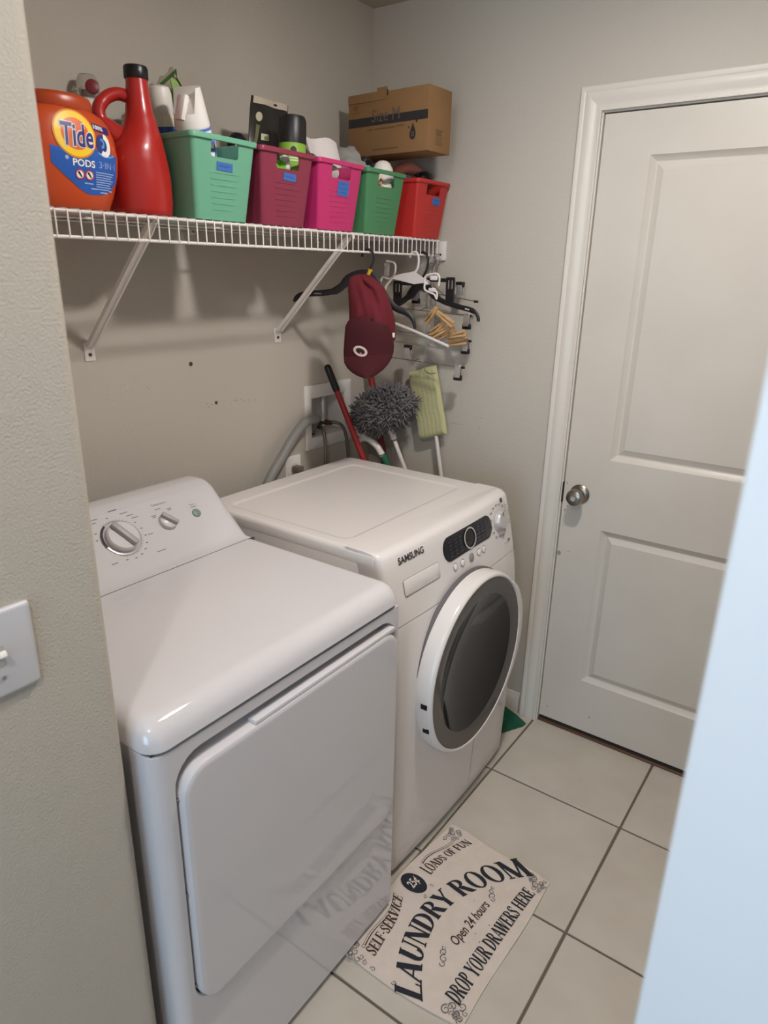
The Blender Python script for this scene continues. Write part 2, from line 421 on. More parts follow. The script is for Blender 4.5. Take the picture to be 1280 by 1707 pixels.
# top panel with a drooping rounded front
t = bmesh.new(); bmesh.ops.create_cube(t, size=1)
X0, X1, Y0, Y1, Z0, Z1 = DX0 - 0.004, DX1 + 0.004, DF - 0.003, 1.2212, 0.84, 0.955
for v in t.verts: v.co = Vector(((X0 + X1) / 2 + v.co.x * (X1 - X0), (Y0 + Y1) / 2 + v.co.y * (Y1 - Y0), (Z0 + Z1) / 2 + v.co.z * (Z1 - Z0)))
be = [e for e in t.edges if not all(abs(v.co.y - Y1) < 1e-4 for v in e.verts) and not all(v.co.z < 0.85 for v in e.verts)]
bmesh.ops.bevel(t, geom=be, offset=0.034, segments=7, profile=0.5, affect='EDGES')
bmesh.ops.bisect_plane(t, geom=t.verts[:] + t.edges[:] + t.faces[:], plane_co=(0, 0, 0.9085), plane_no=(0, 0, 1), clear_inner=True)
for v in t.verts:      # front face leans back a little towards the top
    if v.co.y < 0.83: v.co.y += max(0, v.co.z - 0.9085) * 0.22
b = B(); b.join(t); obj('top_panel', b, app_m, dr, smooth=50)
b = B(); b.box(DX0 + 0.006, DX1 - 0.006, DF + 0.012, 1.49, 0.896, 0.915); obj('seam', b, dkgap_m, dr)
b = B(); b.box(DX0 + 0.006, DX1 - 0.006, 1.2205, 1.2262, 0.93, 0.9542); obj('console_seam', b, dkgap_m, dr)
# console
cpz = smoothpts([(1.2245, 0.9553), (1.235, 0.9565), (1.247, 0.9625), (1.262, 0.976)], 4)[:-1] + [Vector(p) for p in [(1.262, 0.976), (1.352, 1.061)]] + \
      smoothpts([(1.364, 1.072), (1.380, 1.081), (1.400, 1.085), (1.440, 1.083), (1.462, 1.072)], 4) + [Vector((1.475, 0.90)), Vector((1.2245, 0.90))]
def cons_loop(x, sh):
    c = Vector((1.36, 0.99)); return [(x, c.x + (p[0] - c.x) * sh if p[0] > 1.23 else p[0], 0.93 + (p[1] - 0.93) * sh if p[1] > 0.95 else p[1]) for p in cpz]
b = B(); b.loft([cons_loop(0.498, 0.88), cons_loop(0.502, 0.95), cons_loop(0.512, 0.99), cons_loop(0.524, 1.0), cons_loop(1.122, 1.0), cons_loop(1.134, 0.99), cons_loop(1.144, 0.95), cons_loop(1.149, 0.88)])
co = obj('console', b, app_m, dr, smooth=35)
FN = Vector((0, -0.6866, 0.7270))      # outward normal of the console face
FU = Vector((1, 0, 0)); FV = Vector((0, 0.7270, 0.6866))
def cface(x, s, h=0.0):                # s: distance up the face from (y=1.262,z=0.976)
    return Vector((x, 1.262, 0.976)) + FV * s + FN * h
def cM(x, s, h=0.0): return basis(cface(x, s, h), FU, FV, FN)
DC = (0.836, 0.073)
b = B(); b.lathe([(0.046, 0), (0.046, 0.002), (0.0425, 0.003), (0.041, 0.0026)], 40, cM(*DC)); dial = obj('dial', b, mat('dial_ring_silver', (176, 170, 172), 0.3, 0.4), co)
b = B(); b.lathe([(0.0385, 0.002), (0.0375, 0.012), (0.034, 0.0155), (0.0, 0.0165)], 36, cM(*DC)); obj('knob', b, mat('knob_grey_white', (206, 200, 200), 0.3), dial)
b = B(); b.obox(cM(DC[0], DC[1], 0.019) @ Matrix.Rotation(math.radians(24), 4, 'Z'), 0.015, 0.070, 0.016, 0.004, 2); obj('grip', b, mat('grip_grey', (168, 162, 162), 0.4), dial)
b = B(); flat(b, ring2d(0, 0, 0.0425, 0.0425, 0.0475, 0.0475, 18, math.radians(122), math.radians(196)), lambda u, v: cface(DC[0] + u, DC[1] + v, 0.0034)); obj('timer_mark', b, mat('print_dark', (40, 36, 40), 0.6), dial)
KC = (0.963, 0.076)
b = B(); b.lathe([(0.024, 0), (0.024, 0.001), (0.0225, 0.0012), (0.0215, 0.010), (0.019, 0.012), (0.0, 0.0125)], 28, cM(*KC)); kn = obj('temperature_knob', b, mat('knob_grey_white', (206, 200, 200), 0.3), co)
b = B(); b.obox(cM(KC[0], KC[1], 0.0155) @ Matrix.Rotation(math.radians(38), 4, 'Z'), 0.011, 0.044, 0.013, 0.003, 2); obj('grip', b, mat('grip_grey', (168, 162, 162), 0.4), kn)
b = B(); b.lathe([(0.0115, 0), (0.0115, 0.003), (0.0095, 0.0045), (0.0, 0.0048)], 20, cM(1.049, 0.074)); obj('start_button', b, mat('button_sage', (128, 142, 132), 0.4), co)
pr = mat('console_print', (112, 106, 110), 0.6)
b = B()
def ctext(s, x, sv, wd, ht=None): flat(b, fit(text2d(s), wd, ht), lambda u, v: cface(x + u, sv + v, 0.0006))
ctext('Temperature', 0.968, 0.127, 0.042, 0.0075); ctext('Start', 1.052, 0.100, 0.016, 0.006)
def bar(x, s, wd, hh=0.0024): flat(b, grid2d(x - wd / 2, x + wd / 2, s - hh / 2, s + hh / 2, 1, 1), lambda u, v: cface(u, v, 0.0006))
for (x, s, wd) in ((0.958, 0.115, 0.016), (0.938, 0.101, 0.014), (0.939, 0.097, 0.010), (0.986, 0.108, 0.014), (0.987, 0.104, 0.010), (1.052, 0.0925, 0.018)): bar(x, s, wd, 0.0018)
for k, a in enumerate((28, 8, -12, -32, -50, -68, -86, -108, 150, 168, 96)):
    a = math.radians(a); bar(DC[0] + 0.057 * math.cos(a), DC[1] + 0.057 * math.sin(a), 0.006)
for (x, s, wd) in ((0.853, 0.145, 0.022), (0.874, 0.131, 0.020), (0.885, 0.121, 0.018), (0.894, 0.112, 0.018), (0.905, 0.060, 0.014), (0.906, 0.012, 0.024), (0.800, 0.135, 0.018), (0.793, 0.127, 0.016), (0.788, 0.020, 0.016)): bar(x, s, wd, 0.0018)
for k in range(26):
    a = math.radians(-125 + k * 9.6); flat(b, stroke2d([(DC[0] + r * math.cos(a), DC[1] + r * math.sin(a)) for r in (0.0475, 0.0495)], 0.0012), lambda u, v: cface(u, v, 0.0006))
obj('lettering', b, pr, co, smooth=0)

# ================================================================== WASHING MACHINE
wa = thing('washing_machine', 'white front loading washing machine with round dark glass door and black display', 'washing machine', (1.56, 1.16, 0))
WX0, WX1 = 1.222, 1.902
b = B(); b.box(WX0 + 0.003, WX1 - 0.003, 0.895, 1.505, 0.022, 0.945, 0.006, 2); obj('cabinet', b, app2_m, wa)
# top slab with a shallow recessed field
def LZ(l2, z): return [(x, y, z) for x, y in l2]
wcx, wcy, wW, wD = (WX0 + WX1) / 2, 1.195, WX1 - WX0 + 0.004, 0.63
b = B()
b.loft([LZ(rr(wcx, wcy, wW, wD, 0.02, n), 0.935), LZ(rr(wcx, wcy, wW, wD, 0.02, n), 0.955), LZ(rr(wcx, wcy, wW - 0.006, wD - 0.006, 0.018, n), 0.963), LZ(rr(wcx, wcy, wW - 0.018, wD - 0.018, 0.014, n), 0.967), LZ(rr(wcx, wcy, wW - 0.026, wD - 0.026, 0.012, n), 0.9672),
        LZ(rr(1.545, 1.218, 0.580, 0.443, 0.032, n), 0.9672), LZ(rr(1.545, 1.218, 0.572, 0.435, 0.03, n), 0.967), LZ(rr(1.545, 1.218, 0.564, 0.427, 0.027, n), 0.9642), LZ(rr(1.545, 1.218, 0.552, 0.415, 0.024, n), 0.9640)], False, True)
obj('top_panel', b, app2_m, wa, smooth=40)
# bowed front
prof = [(0.9675, 0.900), (0.9665, 0.886), (0.9600, 0.8745), (0.9520, 0.8690), (0.93, 0.8625), (0.89, 0.8515), (0.85, 0.8420), (0.81, 0.8335), (0.78, 0.8275), (0.74, 0.8205), (0.68, 0.8135), (0.6, 0.8075), (0.5, 0.8050), (0.4, 0.8050), (0.3, 0.8065), (0.2, 0.8090), (0.1, 0.8125), (0.04, 0.8155), (0.022, 0.820)]
def wfront(z):
    for (za, ya), (zb, yb) in zip(prof, prof[1:]):
        if zb <= z <= za: return ya + (yb - ya) * (za - z) / (za - zb)
    return prof[-1][1] if z < 0.02 else prof[0][1]
def shell(zhi, zlo, hole=False):
    xs = [(WX0, 0.08), (WX0, 0.022), (WX0 + 0.0025, 0.011), (WX0 + 0.009, 0.004), (WX0 + 0.020, 0.0), (WX0 + 0.10, -0.004), (wcx - 0.1, -0.0095), (wcx, -0.010), (wcx + 0.1, -0.0095), (WX1 - 0.10, -0.004), (WX1 - 0.020, 0.0), (WX1 - 0.009, 0.004), (WX1 - 0.0025, 0.011), (WX1, 0.022), (WX1, 0.08)]
    zs = [zhi] + [z for z, y in prof if zlo < z < zhi] + [zlo]
    b = B(); b.loft([[(x, wfront(z) + d, z) for x, d in xs] for z in zs], True, True, closed=False)
    # closing faces at the top and bottom are made by the caps
    return b
def wpt(x, z, h=0.0):
    t_ = (x - wcx) / (wcx - WX0); bow = -0.010 * (1 - t_ * t_)
    return Vector((x, wfront(z) + bow - h * 0.97, z + h * 0.24 * (1 if z > 0.78 else 0)))
def wM(x, z, h=0.0):
    p = wpt(x, z, h); u = wpt(x + 0.01, z) - wpt(x - 0.01, z); v = wpt(x, z + 0.008) - wpt(x, z - 0.008); u.normalize(); v.normalize(); nn = u.cross(v)
    return basis(p, u, v, nn)
pa = obj('control_panel', shell(0.9675, 0.7835), app2_m, wa, smooth=50)
fpo = obj('front_panel', shell(0.7805, 0.022), app2_m, wa, smooth=50)
cut = bpy.data.objects.new('cut', bpy.data.meshes.new('cut')); C.objects.link(cut)
cbm = B(); cbm.lathe([(0.235, 0), (0.235, 0.4)], 56, zto((1.561, 0.9, 0.556), (0, -1, 0))); bmesh.ops.recalc_face_normals(cbm.bm, faces=cbm.bm.faces); cbm.bm.to_mesh(cut.data)
md = fpo.modifiers.new('b', 'BOOLEAN'); md.object = cut; md.operation = 'DIFFERENCE'; md.solver = 'EXACT'; fpo.location -= Vector(wa.location) * 0
cut.location = (0, 0, 0)
bpy.context.view_layer.update()
nm_ = bpy.data.meshes.new_from_object(fpo.evaluated_get(bpy.context.evaluated_depsgraph_get())); fpo.modifiers.clear(); fpo.data = nm_; bpy.data.objects.remove(cut)
b = B(); b.box(WX0 + 0.006, WX1 - 0.006, 0.832, 0.87, 0.776, 0.788); obj('seam', b, dkgap_m, wa)
# display
b = B(); dl = rr(1.611, 0.902, 0.280, 0.066, 0.0329, 8)
b.loft([[wpt(x, z, 0.0) for x, z in dl], [wpt(x, z, 0.0016) for x, z in dl], [wpt(1.611 + (x - 1.611) * 0.985, 0.902 + (z - 0.902) * 0.95, 0.0022) for x, z in dl]])
di = obj('display', b, blk_gloss, pa)
b = B(); flat(b, ring2d(1.613, 0.9015, 0.0285, 0.0255, 0.0335, 0.0300, 40), lambda u, v: wpt(u, v, 0.0036)); obj('display_ring', b, mat('ring_silver', (205, 200, 192), 0.3, 0.5), di)
b = B()
for cx_ in (1.508, 1.535, 1.562, 1.665, 1.69, 1.715):
    for q in range(5):
        z = 0.882 + q * 0.0095
        flat(b, grid2d(cx_ - 0.009, cx_ + 0.009 * random.uniform(-0.2, 1), z - 0.0008, z + 0.0008, 1, 1), lambda u, v: wpt(u, v, 0.0036))
obj('display_print', b, mat('display_print', (78, 78, 104), 0.5), di, smooth=0)
# selector knob
b = B(); b.lathe([(0.034, 0), (0.034, 0.002), (0.030, 0.003), (0.0285, 0.014), (0.025, 0.018), (0.0, 0.0195)], 32, wM(1.803, 0.8985)); kn = obj('selector_knob', b, mat('knob_silver', (196, 190, 186), 0.3, 0.25), pa)
b = B(); b.obox(wM(1.803, 0.8985, 0) @ Matrix.Translation((0, 0.018, 0.0197)), 0.003, 0.012, 0.001); obj('pointer', b, grey_pl, kn)
pm = mat('panel_print', (84, 80, 78), 0.6)
b = B()
for k in range(14):
    a = math.radians(20 + k * 24); r = 0.051 + 0.004 * (k % 2)
    x = 1.803 + r * math.cos(a) * 1.0; z = 0.8985 + r * math.sin(a) * 0.92
    if z > 0.945: z = 0.945
    flat(b, grid2d(x - 0.006, x + 0.006, z - 0.001, z + 0.001, 2, 1), lambda u, v: wpt(u, v, 0.0008))
    flat(b, grid2d(x - 0.004, x + 0.003, z - 0.0048, z - 0.0036, 2, 1), lambda u, v: wpt(u, v, 0.0008))
flat(b, grid2d(1.822, 1.860, 0.8195, 0.8205, 2, 1), lambda u, v: wpt(u, v, 0.0008)); flat(b, grid2d(1.848, 1.862, 0.8225, 0.828, 2, 1), lambda u, v: wpt(u, v, 0.0008))
for (x, z) in ((1.862, 0.925), (1.873, 0.905), (1.872, 0.878)):
    flat(b, ring2d(x, z, 0.006, 0.0065, 0.0072, 0.0077, 14), lambda u, v: wpt(u, v, 0.0008))
obj('panel_lettering', b, pm, pa, smooth=0)
b = B(); flat(b, grid2d(1.834, 1.848, 0.944, 0.956, 2, 2), lambda u, v: wpt(u, v, 0.0012)); obj('sticker', b, mat('sticker_dark', (70, 66, 64), 0.5), pa, smooth=0)
# push buttons under the display
for k, x in enumerate((1.518, 1.556, 1.606, 1.652, 1.682)):
    b = B(); s_ = 1.0 if k == 2 else 0.72
    b.lathe([(0.0125 * s_, 0), (0.0125 * s_, 0.003), (0.0095 * s_, 0.0045), (0, 0.0048)], 18, wM(x, 0.848))
    obj('push_button', b, mat('button_grey', (140, 134, 130), 0.4) if k == 2 else app2_m, pa)
b = B()
for x in (1.518, 1.556, 1.652, 1.682): flat(b, ring2d(x, 0.848, 0.0098, 0.0098, 0.0112, 0.0112, 16, 0.5, 4.4), lambda u, v: wpt(u, v, 0.0010))
obj('button_mark', b, pm, pa, smooth=0)
# detergent drawer
b = B(); dl = rr(1.3625, 0.8675, 0.156, 0.040, 0.006, 4); dk = rr(1.3625, 0.8675, 0.1585, 0.0425, 0.007, 4)
b.loft([[wpt(x, z, 0.0001) for x, z in dk], [wpt(x, z, 0.0008) for x, z in dk]]); obj('drawer_gap', b, mat('gap_grey', (150, 142, 138), 0.7), pa)
b = B(); b.loft([[wpt(x, z, 0.0) for x, z in dl], [wpt(x, z, 0.0012) for x, z in dl], [wpt(1.3625 + (x - 1.3625) * 0.985, 0.8675 + (z - 0.8675) * 0.94, 0.0022) for x, z in dl]]); obj('detergent_drawer', b, app2_m, pa)
b = B(); flat(b, fit(text2d('SAMSUNG', bold=0.02), 0.108, 0.0175), lambda u, v: wpt(1.335 + u, 0.937 + v, 0.0010)); obj('lettering', b, mat('logo_dark', (52, 48, 50), 0.5), pa, smooth=0)
# porthole door
PX, PZ, PR, PY = 1.561, 0.556, 0.267, 0.757
def pring(r, y): return [(PX + r * math.cos(2 * PI * k / 64), y, PZ + r * math.sin(2 * PI * k / 64)) for k in range(64)]
b = B(); b.loft([pring(PR - 0.002, 0.815), pring(PR, 0.80), pring(PR, 0.776), pring(PR - 0.0015, 0.766), pring(PR - 0.005, 0.7595), pring(PR - 0.009, 0.757), pring(PR - 0.0125, 0.7575), pring(PR - 0.0145, 0.760), pring(PR - 0.0145, 0.80)], False, False)
po = obj('door', b, app2_m, wa, smooth=60)
b = B(); b.lathe([(PR + 0.003, 0), (PR + 0.002, 0.012)], 64, zto((PX, 0.818, PZ), (0, -1, 0))); obj('door_gasket', b, mat('gasket_grey', (96, 92, 92), 0.6), po)
b = B(); b.loft([pring(PR - 0.0145, 0.762), pring(PR - 0.0155, 0.7592), pring(PR - 0.030, 0.7605), pring(PR - 0.060, 0.7630), pring(PR - 0.0625, 0.7640)], False, False)
obj('glass_rim', b, mat('smoked_rim', (84, 77, 73), 0.16), po, smooth=60)
b = B(); RG = PR - 0.0625
b.loft([pring(RG, 0.7640)] + [pring(RG * (1 - t_ * 0.96), 0.7640 + 0.030 * (1 - (1 - t_) ** 2.2)) for t_ in (0.04, 0.09, 0.16, 0.25, 0.36, 0.5, 0.66, 0.82, 1.0)], False, True)
obj('glass', b, mat('dark_glass', (30, 28, 28), 0.06, spec=0.5), po, smooth=80)
# grip of the porthole on its right side
b = B(); gp = []
for k in range(17):
    a = math.radians(-48 + 92 * k / 16); e = math.sin(PI * k / 16) ** 0.8
    ri, ro = PR - 0.010, PR + 0.030 * e
    c_, s_ = math.cos(a), math.sin(a)
    gp.append([(PX + ri * c_, 0.7575, PZ + ri * s_), (PX + (ri * .5 + ro * .5) * c_, 0.7565, PZ + (ri * .5 + ro * .5) * s_), (PX + (ri * .12 + ro * .88) * c_, 0.762, PZ + (ri * .12 + ro * .88) * s_), (PX + ro * c_, 0.774, PZ + ro * s_), (PX + ro * c_, 0.788, PZ + ro * s_), (PX + ri * c_, 0.795, PZ + ri * s_)])
b.loft(gp); obj('door_grip', b, app2_m, po, smooth=60)
for z in (0.548, 0.466):
    b = B(); a = math.acos(-math.sqrt(max(0, 1 - ((z - PZ) / PR) ** 2))); xx = PX + (PR + 0.0006) * math.cos(a)
    b.box(xx - 0.001, xx + 0.004, 0.768, 0.786, z - 0.007, z + 0.007); obj('hinge_slot', b, blk_pl, po)
for x in (WX0 + 0.05, WX1 - 0.05):
    for y in (0.88, 1.45):
        b = B(); b.lathe([(0.02, 0), (0.02, 0.010), (0.010, 0.012), (0.010, 0.03)], 12, Matrix.Translation((x, y, 0))); obj('foot', b, blk_pl, wa)
b = B(); flat(b, grid2d(1.640, 1.6415, 0.03, 0.31, 1, 8), lambda u, v: wpt(u, v, 0.0006)); obj('service_seam', b, mat('gap_grey', (150, 142, 138), 0.7), wa)

# ================================================================== WIRE SHELF
SY0, SZ = 1.302, 1.7065         # front lip, deck height
SX0, SX1 = 0.452, 2.130
sh = thing('wire_shelf', 'white wire shelf across the back wall carrying bottles and coloured bins', 'shelf', (1.3, 1.45, SZ))
def rail(y, z, r, name='rail'):
    b = B(); b.tube([(SX0, y, z), (SX1, y, z)], r, 8); return obj(name, b, wht_wire, sh)
rail(SY0, SZ - 0.004, 0.0030); rail(SY0 - 0.002, 1.6565, 0.0032); rail(1.596, SZ - 0.004, 0.0028); rail(1.45, SZ - 0.0055, 0.0026)
wire_b = B(); wire_b.tube([(0, 1.598, SZ), (0, SY0 + 0.004, SZ), (0, SY0 - 0.0015, SZ - 0.001), (0, SY0 - 0.0045, SZ - 0.006), (0, SY0 - 0.0052, 1.654)], 0.0017, 6)
for v in wire_b.bm.verts: v.co -= Vector((0, 1.45, SZ))
w0 = None
k = 0
x = SX0 + 0.008
while x < SX1:
    if w0 is None: w0 = obj('wire', wire_b, wht_wire, sh, local=True); o = w0
    else: o = w0.copy(); C.objects.link(o); o.parent = sh
    o.location = (x - 1.3, 0, 0); x += 0.0254
for x in (0.70, 0.905, 1.18, 1.33, 1.62, 1.85):
    b = B(); b.box(x - 0.008, x + 0.008, 1.592, 1.6075, SZ - 0.018, SZ - 0.0005, 0.002, 1); c = obj('wall_clip', b, wht_wire, sh)
    b = B(); b.lathe([(0.0035, 0), (0.0032, 0.002), (0, 0.0022)], 10, zto((x, 1.592, SZ - 0.011), (0, -1, 0))); obj('screw', b, steel_wire, c)
def bracket(x, label):
    t = thing('shelf_bracket', label, 'bracket', (x, YB, 1.40), group=None)
    # pressed channel section running from the foot on the wall up to the front rail
    a, e = Vector((x, 1.597, 1.4165)), Vector((x, 1.312, 1.6935)); d = (e - a).normalized(); nn = Vector((0, -d.z, d.y)); nn = nn if nn.y < 0 else -nn
    sec = [(-0.011, -0.007), (-0.011, 0.003), (-0.006, 0.0035), (-0.004, 0.0005), (0.004, 0.0005), (0.006, 0.0035), (0.011, 0.003), (0.011, -0.007), (0.009, -0.007), (0.009, 0.0), (-0.009, 0.0), (-0.009, -0.007)]
    def sl(p, s=1): return [p + Vector((u * s, 0, 0)) + nn * v for u, v in sec]
    b = B(); b.loft([sl(a), sl(a + d * 0.05), sl(e - d * 0.03), sl(e, 0.7)]); obj('strut', b, wht_wire, t)
    b = B(); b.box(x - 0.0145, x + 0.0145, YB - 0.003, YB, 1.380, 1.426, 0.001, 1); f_ = obj('foot_plate', b, wht_wire, t)
    b = B(); b.lathe([(0.0048, 0), (0.0046, 0.0015), (0.003, 0.0026), (0, 0.0028)], 12, zto((x, YB - 0.003, 1.396), (0, -1, 0))); obj('screw', b, mat('screw_dark', (88, 80, 74), 0.4, 0.8), f_)
    b = B(); b.tube([(x, 1.315, 1.694), (x, 1.304, 1.700), (x, 1.296, 1.698), (x, 1.297, 1.690)], 0.0028, 6); obj('hook_end', b, wht_wire, t)
bracket(0.992, 'white diagonal brace under the shelf below the red jug')
bracket(1.657, 'white diagonal brace under the shelf beside the maroon cap')
t = thing('shelf_end_bracket', 'small white end bracket screwed to the right wall under the shelf end', 'bracket', (XR, 1.30, 1.68))
b = B(); b.box(2.1475, XR, 1.287, 1.327, 1.642, 1.7035, 0.002, 2); pl_ = obj('plate', b, wht_wire, t)
b = B(); b.lathe([(0.004, 0), (0.0036, 0.002), (0, 0.0022)], 10, zto((2.1475, 1.305, 1.660), (-1, 0, 0))); obj('screw', b, mat('screw_dark', (88, 80, 74), 0.4, 0.8), pl_)
TOP = SZ + 0.0018           # what stands on the shelf wires

# ================================================================== BINS
def R3(wd, dp, r, z, nn=4): return [(x, y, z) for x, y in rr(0, 0, wd, dp, r, nn)]
def bin_mesh(HH=0.170):
    b = B()
    b.loft([R3(0.146, 0.236, 0.008, 0.003), R3(0.152, 0.242, 0.010, 0.0), R3(0.153, 0.243, 0.010, 0.004), R3(0.184, 0.283, 0.010, HH - 0.010),
            R3(0.194, 0.293, 0.012, HH - 0.011), R3(0.195, 0.294, 0.012, HH - 0.002), R3(0.193, 0.292, 0.012, HH), R3(0.184, 0.283, 0.010, HH), R3(0.180, 0.279, 0.010, HH - 0.004), R3(0.150, 0.240, 0.009, 0.006)], True, True)
    # embossed lines on the two ends
    for q in range(7):
        z = 0.022 + q * 0.0125; wd = 0.060 + 0.004 * q; yy = -(0.1215 + 0.020 * (z - 0.004) / 0.156)
        b.box(-wd / 2, wd / 2, yy - 0.0009, yy + 0.001, z - 0.0011, z + 0.0011)
    return b
cut = bpy.data.objects.new('cut', bpy.data.meshes.new('cut')); C.objects.link(cut)
cbm = B(); cl2 = rr(0, 0.1435, 0.080, 0.032, 0.006, 4); cbm.loft([[(x, -0.25, z) for x, z in cl2], [(x, 0.25, z) for x, z in cl2]])
bmesh.ops.recalc_face_normals(cbm.bm, faces=cbm.bm.faces); cbm.bm.to_mesh(cut.data)
bin_base = obj('body', bin_mesh(), wht_pl, None, smooth=35)
md = bin_base.modifiers.new('b', 'BOOLEAN'); md.object = cut; md.operation = 'DIFFERENCE'; md.solver = 'EXACT'
dg = bpy.context.evaluated_depsgraph_get(); bin_me = bpy.data.meshes.new_from_object(bin_base.evaluated_get(dg))
bpy.data.objects.remove(bin_base); bpy.data.objects.remove(cut)
tape_m = mat('painters_tape', (64, 106, 176), 0.6); ink = mat('tape_ink', (34, 62, 130), 0.6)
BY = 1.4225
def storage_bin(x, rgb, label, tape, rz=0.0, words=()):
    t = thing('storage_bin', label, 'bin', (x, BY, TOP), rz, 'plastic bins on the wire shelf')
    me = bin_me.copy(); me.materials.clear(); me.materials.append(mat('bin_plastic_%d_%d_%d' % rgb, rgb, 0.42)); 
    bo = bpy.data.objects.new('body', me); C.objects.link(bo); bo.parent = t
    tx, tz, tw, th, tr = tape
    def tm(u, v, h): 
        c, s = math.cos(tr), math.sin(tr); z = tz + u * s + v * c
        return (tx + u * c - v * s, -(0.1215 + 0.020 * (z - 0.004) / 0.156) - h, z)
    b = B(); b.loft([[tm(u, v, 0.0004) for u, v in ((-tw / 2, -th / 2), (tw / 2, -th / 2), (tw / 2, th / 2), (-tw / 2, th / 2))], [tm(u, v, 0.0014) for u, v in ((-tw / 2, -th / 2), (tw / 2, -th / 2), (tw / 2, th / 2), (-tw / 2, th / 2))]])
    ta = obj('tape_label', b, tape_m, t, local=True, smooth=0)
    b = B()
    for k in range(max(1, int(th / 0.011))):
        v0 = th / 2 - 0.008 - k * 0.0105; pts = []
        m_ = int(tw / 0.0022) - 3
        for q in range(m_): pts.append((-tw / 2 + 0.004 + q * 0.0022, v0 + random.uniform(-0.0024, 0.0026)))
        flat(b, stroke2d(pts, 0.0011), lambda u, v: tm(u, v, 0.0018))
    o = obj('handwriting', b, ink, ta, local=True, smooth=0); o['kind'] = 'stuff'
    return t
storage_bin(1.176, (104, 164, 135), 'seafoam green plastic bin at the left end of the row beside the red jug', (0.0, 0.110, 0.046, 0.017, -0.02))
storage_bin(1.379, (132, 46, 68), 'dark maroon plastic bin holding a black pouch and a black can', (0.008, 0.111, 0.044, 0.017, -0.04))
storage_bin(1.586, (188, 44, 104), 'bright pink plastic bin with a tall blue tape label', (0.012, 0.105, 0.046, 0.036, -0.03))
storage_bin(1.794, (70, 126, 84), 'leaf green plastic bin second from the right wall without a tape label', (0.0, 0.1, 0.0, 0.0, 0)) if False else None
tb_ = thing('storage_bin', 'leaf green plastic bin under the carton, second from the right wall', 'bin', (1.794, BY, TOP), 0, 'plastic bins on the wire shelf')
me = bin_me.copy(); me.materials.clear(); me.materials.append(mat('bin_leaf_green', (70, 126, 84), 0.42)); bo = bpy.data.objects.new('body', me); C.objects.link(bo); bo.parent = tb_
storage_bin(2.053, (184, 44, 40), 'red plastic bin at the right end of the row against the right wall', (0.022, 0.111, 0.042, 0.023, -0.03))

# ================================================================== DETERGENT TUBS, JUG, SPRAY BOTTLE
def eloop(cx_, cy_, rx, ry, z, nn=36, p=2.3):
    out = []
    for k in range(nn):
        a = 2 * PI * k / nn; c, s = math.cos(a), math.sin(a)
        out.append((cx_ + rx * math.copysign(abs(c) ** (2 / p), c), cy_ + ry * math.copysign(abs(s) ** (2 / p), s), z))
    return out
def tub(label, cx_, cy_, name, rgb, group, wf=1.0):
    t = thing(name, label, 'detergent tub', (cx_, cy_, TOP), group=group)
    pf = [(0.0, 0.066, 0.046), (0.004, 0.070, 0.050), (0.03, 0.080, 0.055), (0.07, 0.0915, 0.060), (0.10, 0.0945, 0.062), (0.135, 0.091, 0.060), (0.158, 0.081, 0.056), (0.170, 0.068, 0.052), (0.174, 0.060, 0.050)]
    pf = [(z, rx * wf, ry) for z, rx, ry in pf]
    m = mat('tub_%d_%d' % rgb[:2], rgb, 0.3, coat=0.2)
    b = B(); b.loft([eloop(cx_, cy_, rx, ry, TOP + z) for z, rx, ry in pf]); obj('body', b, m, t, smooth=60)
    b = B(); b.loft([eloop(cx_, cy_, rx, ry, TOP + z, 36, 2.2) for z, rx, ry in ((0.172, 0.062, 0.051), (0.176, 0.0645, 0.0525), (0.192, 0.0645, 0.0525), (0.197, 0.062, 0.050), (0.200, 0.054, 0.044), (0.201, 0.0, 0.0))], True, False)
    obj('lid', b, mat('tub_lid_%d_%d' % rgb[:2], tuple(int(c * 0.9) for c in rgb), 0.33), t)
    def surf(x, z, h):
        zz = z - TOP
        for (za, xa, ya), (zb, xb, yb) in zip(pf, pf[1:]):
            if za <= zz <= zb:
                f_ = (zz - za) / (zb - za); rx, ry = xa + (xb - xa) * f_, ya + (yb - ya) * f_; break
        q = max(0.0, 1 - abs((x - cx_) / rx) ** 2.3) ** (1 / 2.3)
        return (x, cy_ - ry * q - h, z)
    return t, surf
TB, surf = tub('orange laundry pods tub with round yellow logo and blue label, left end of the shelf', 0.843, 1.378, 'detergent_tub', (194, 74, 32), None, 1.19)
tub('plain orange tub half hidden between the pods tub and the red jug', 0.935, 1.5385, 'detergent_tub', (176, 58, 30), None)
# printed label
lab = None
def put(name, vf, m, parent, h, smooth=0):
    b = B(); flat(b, vf, lambda u, v: surf(lx(u), v, h)); o = obj(name, b, m, parent, smooth=smooth); return o
def lx(u): return 0.838 + (u - 0.838) * 1.16
LX, LZ0 = 0.850, 1.795
lab_m = mat('label_blue', (40, 92, 176), 0.35)
V = []; F = []; NN = 16
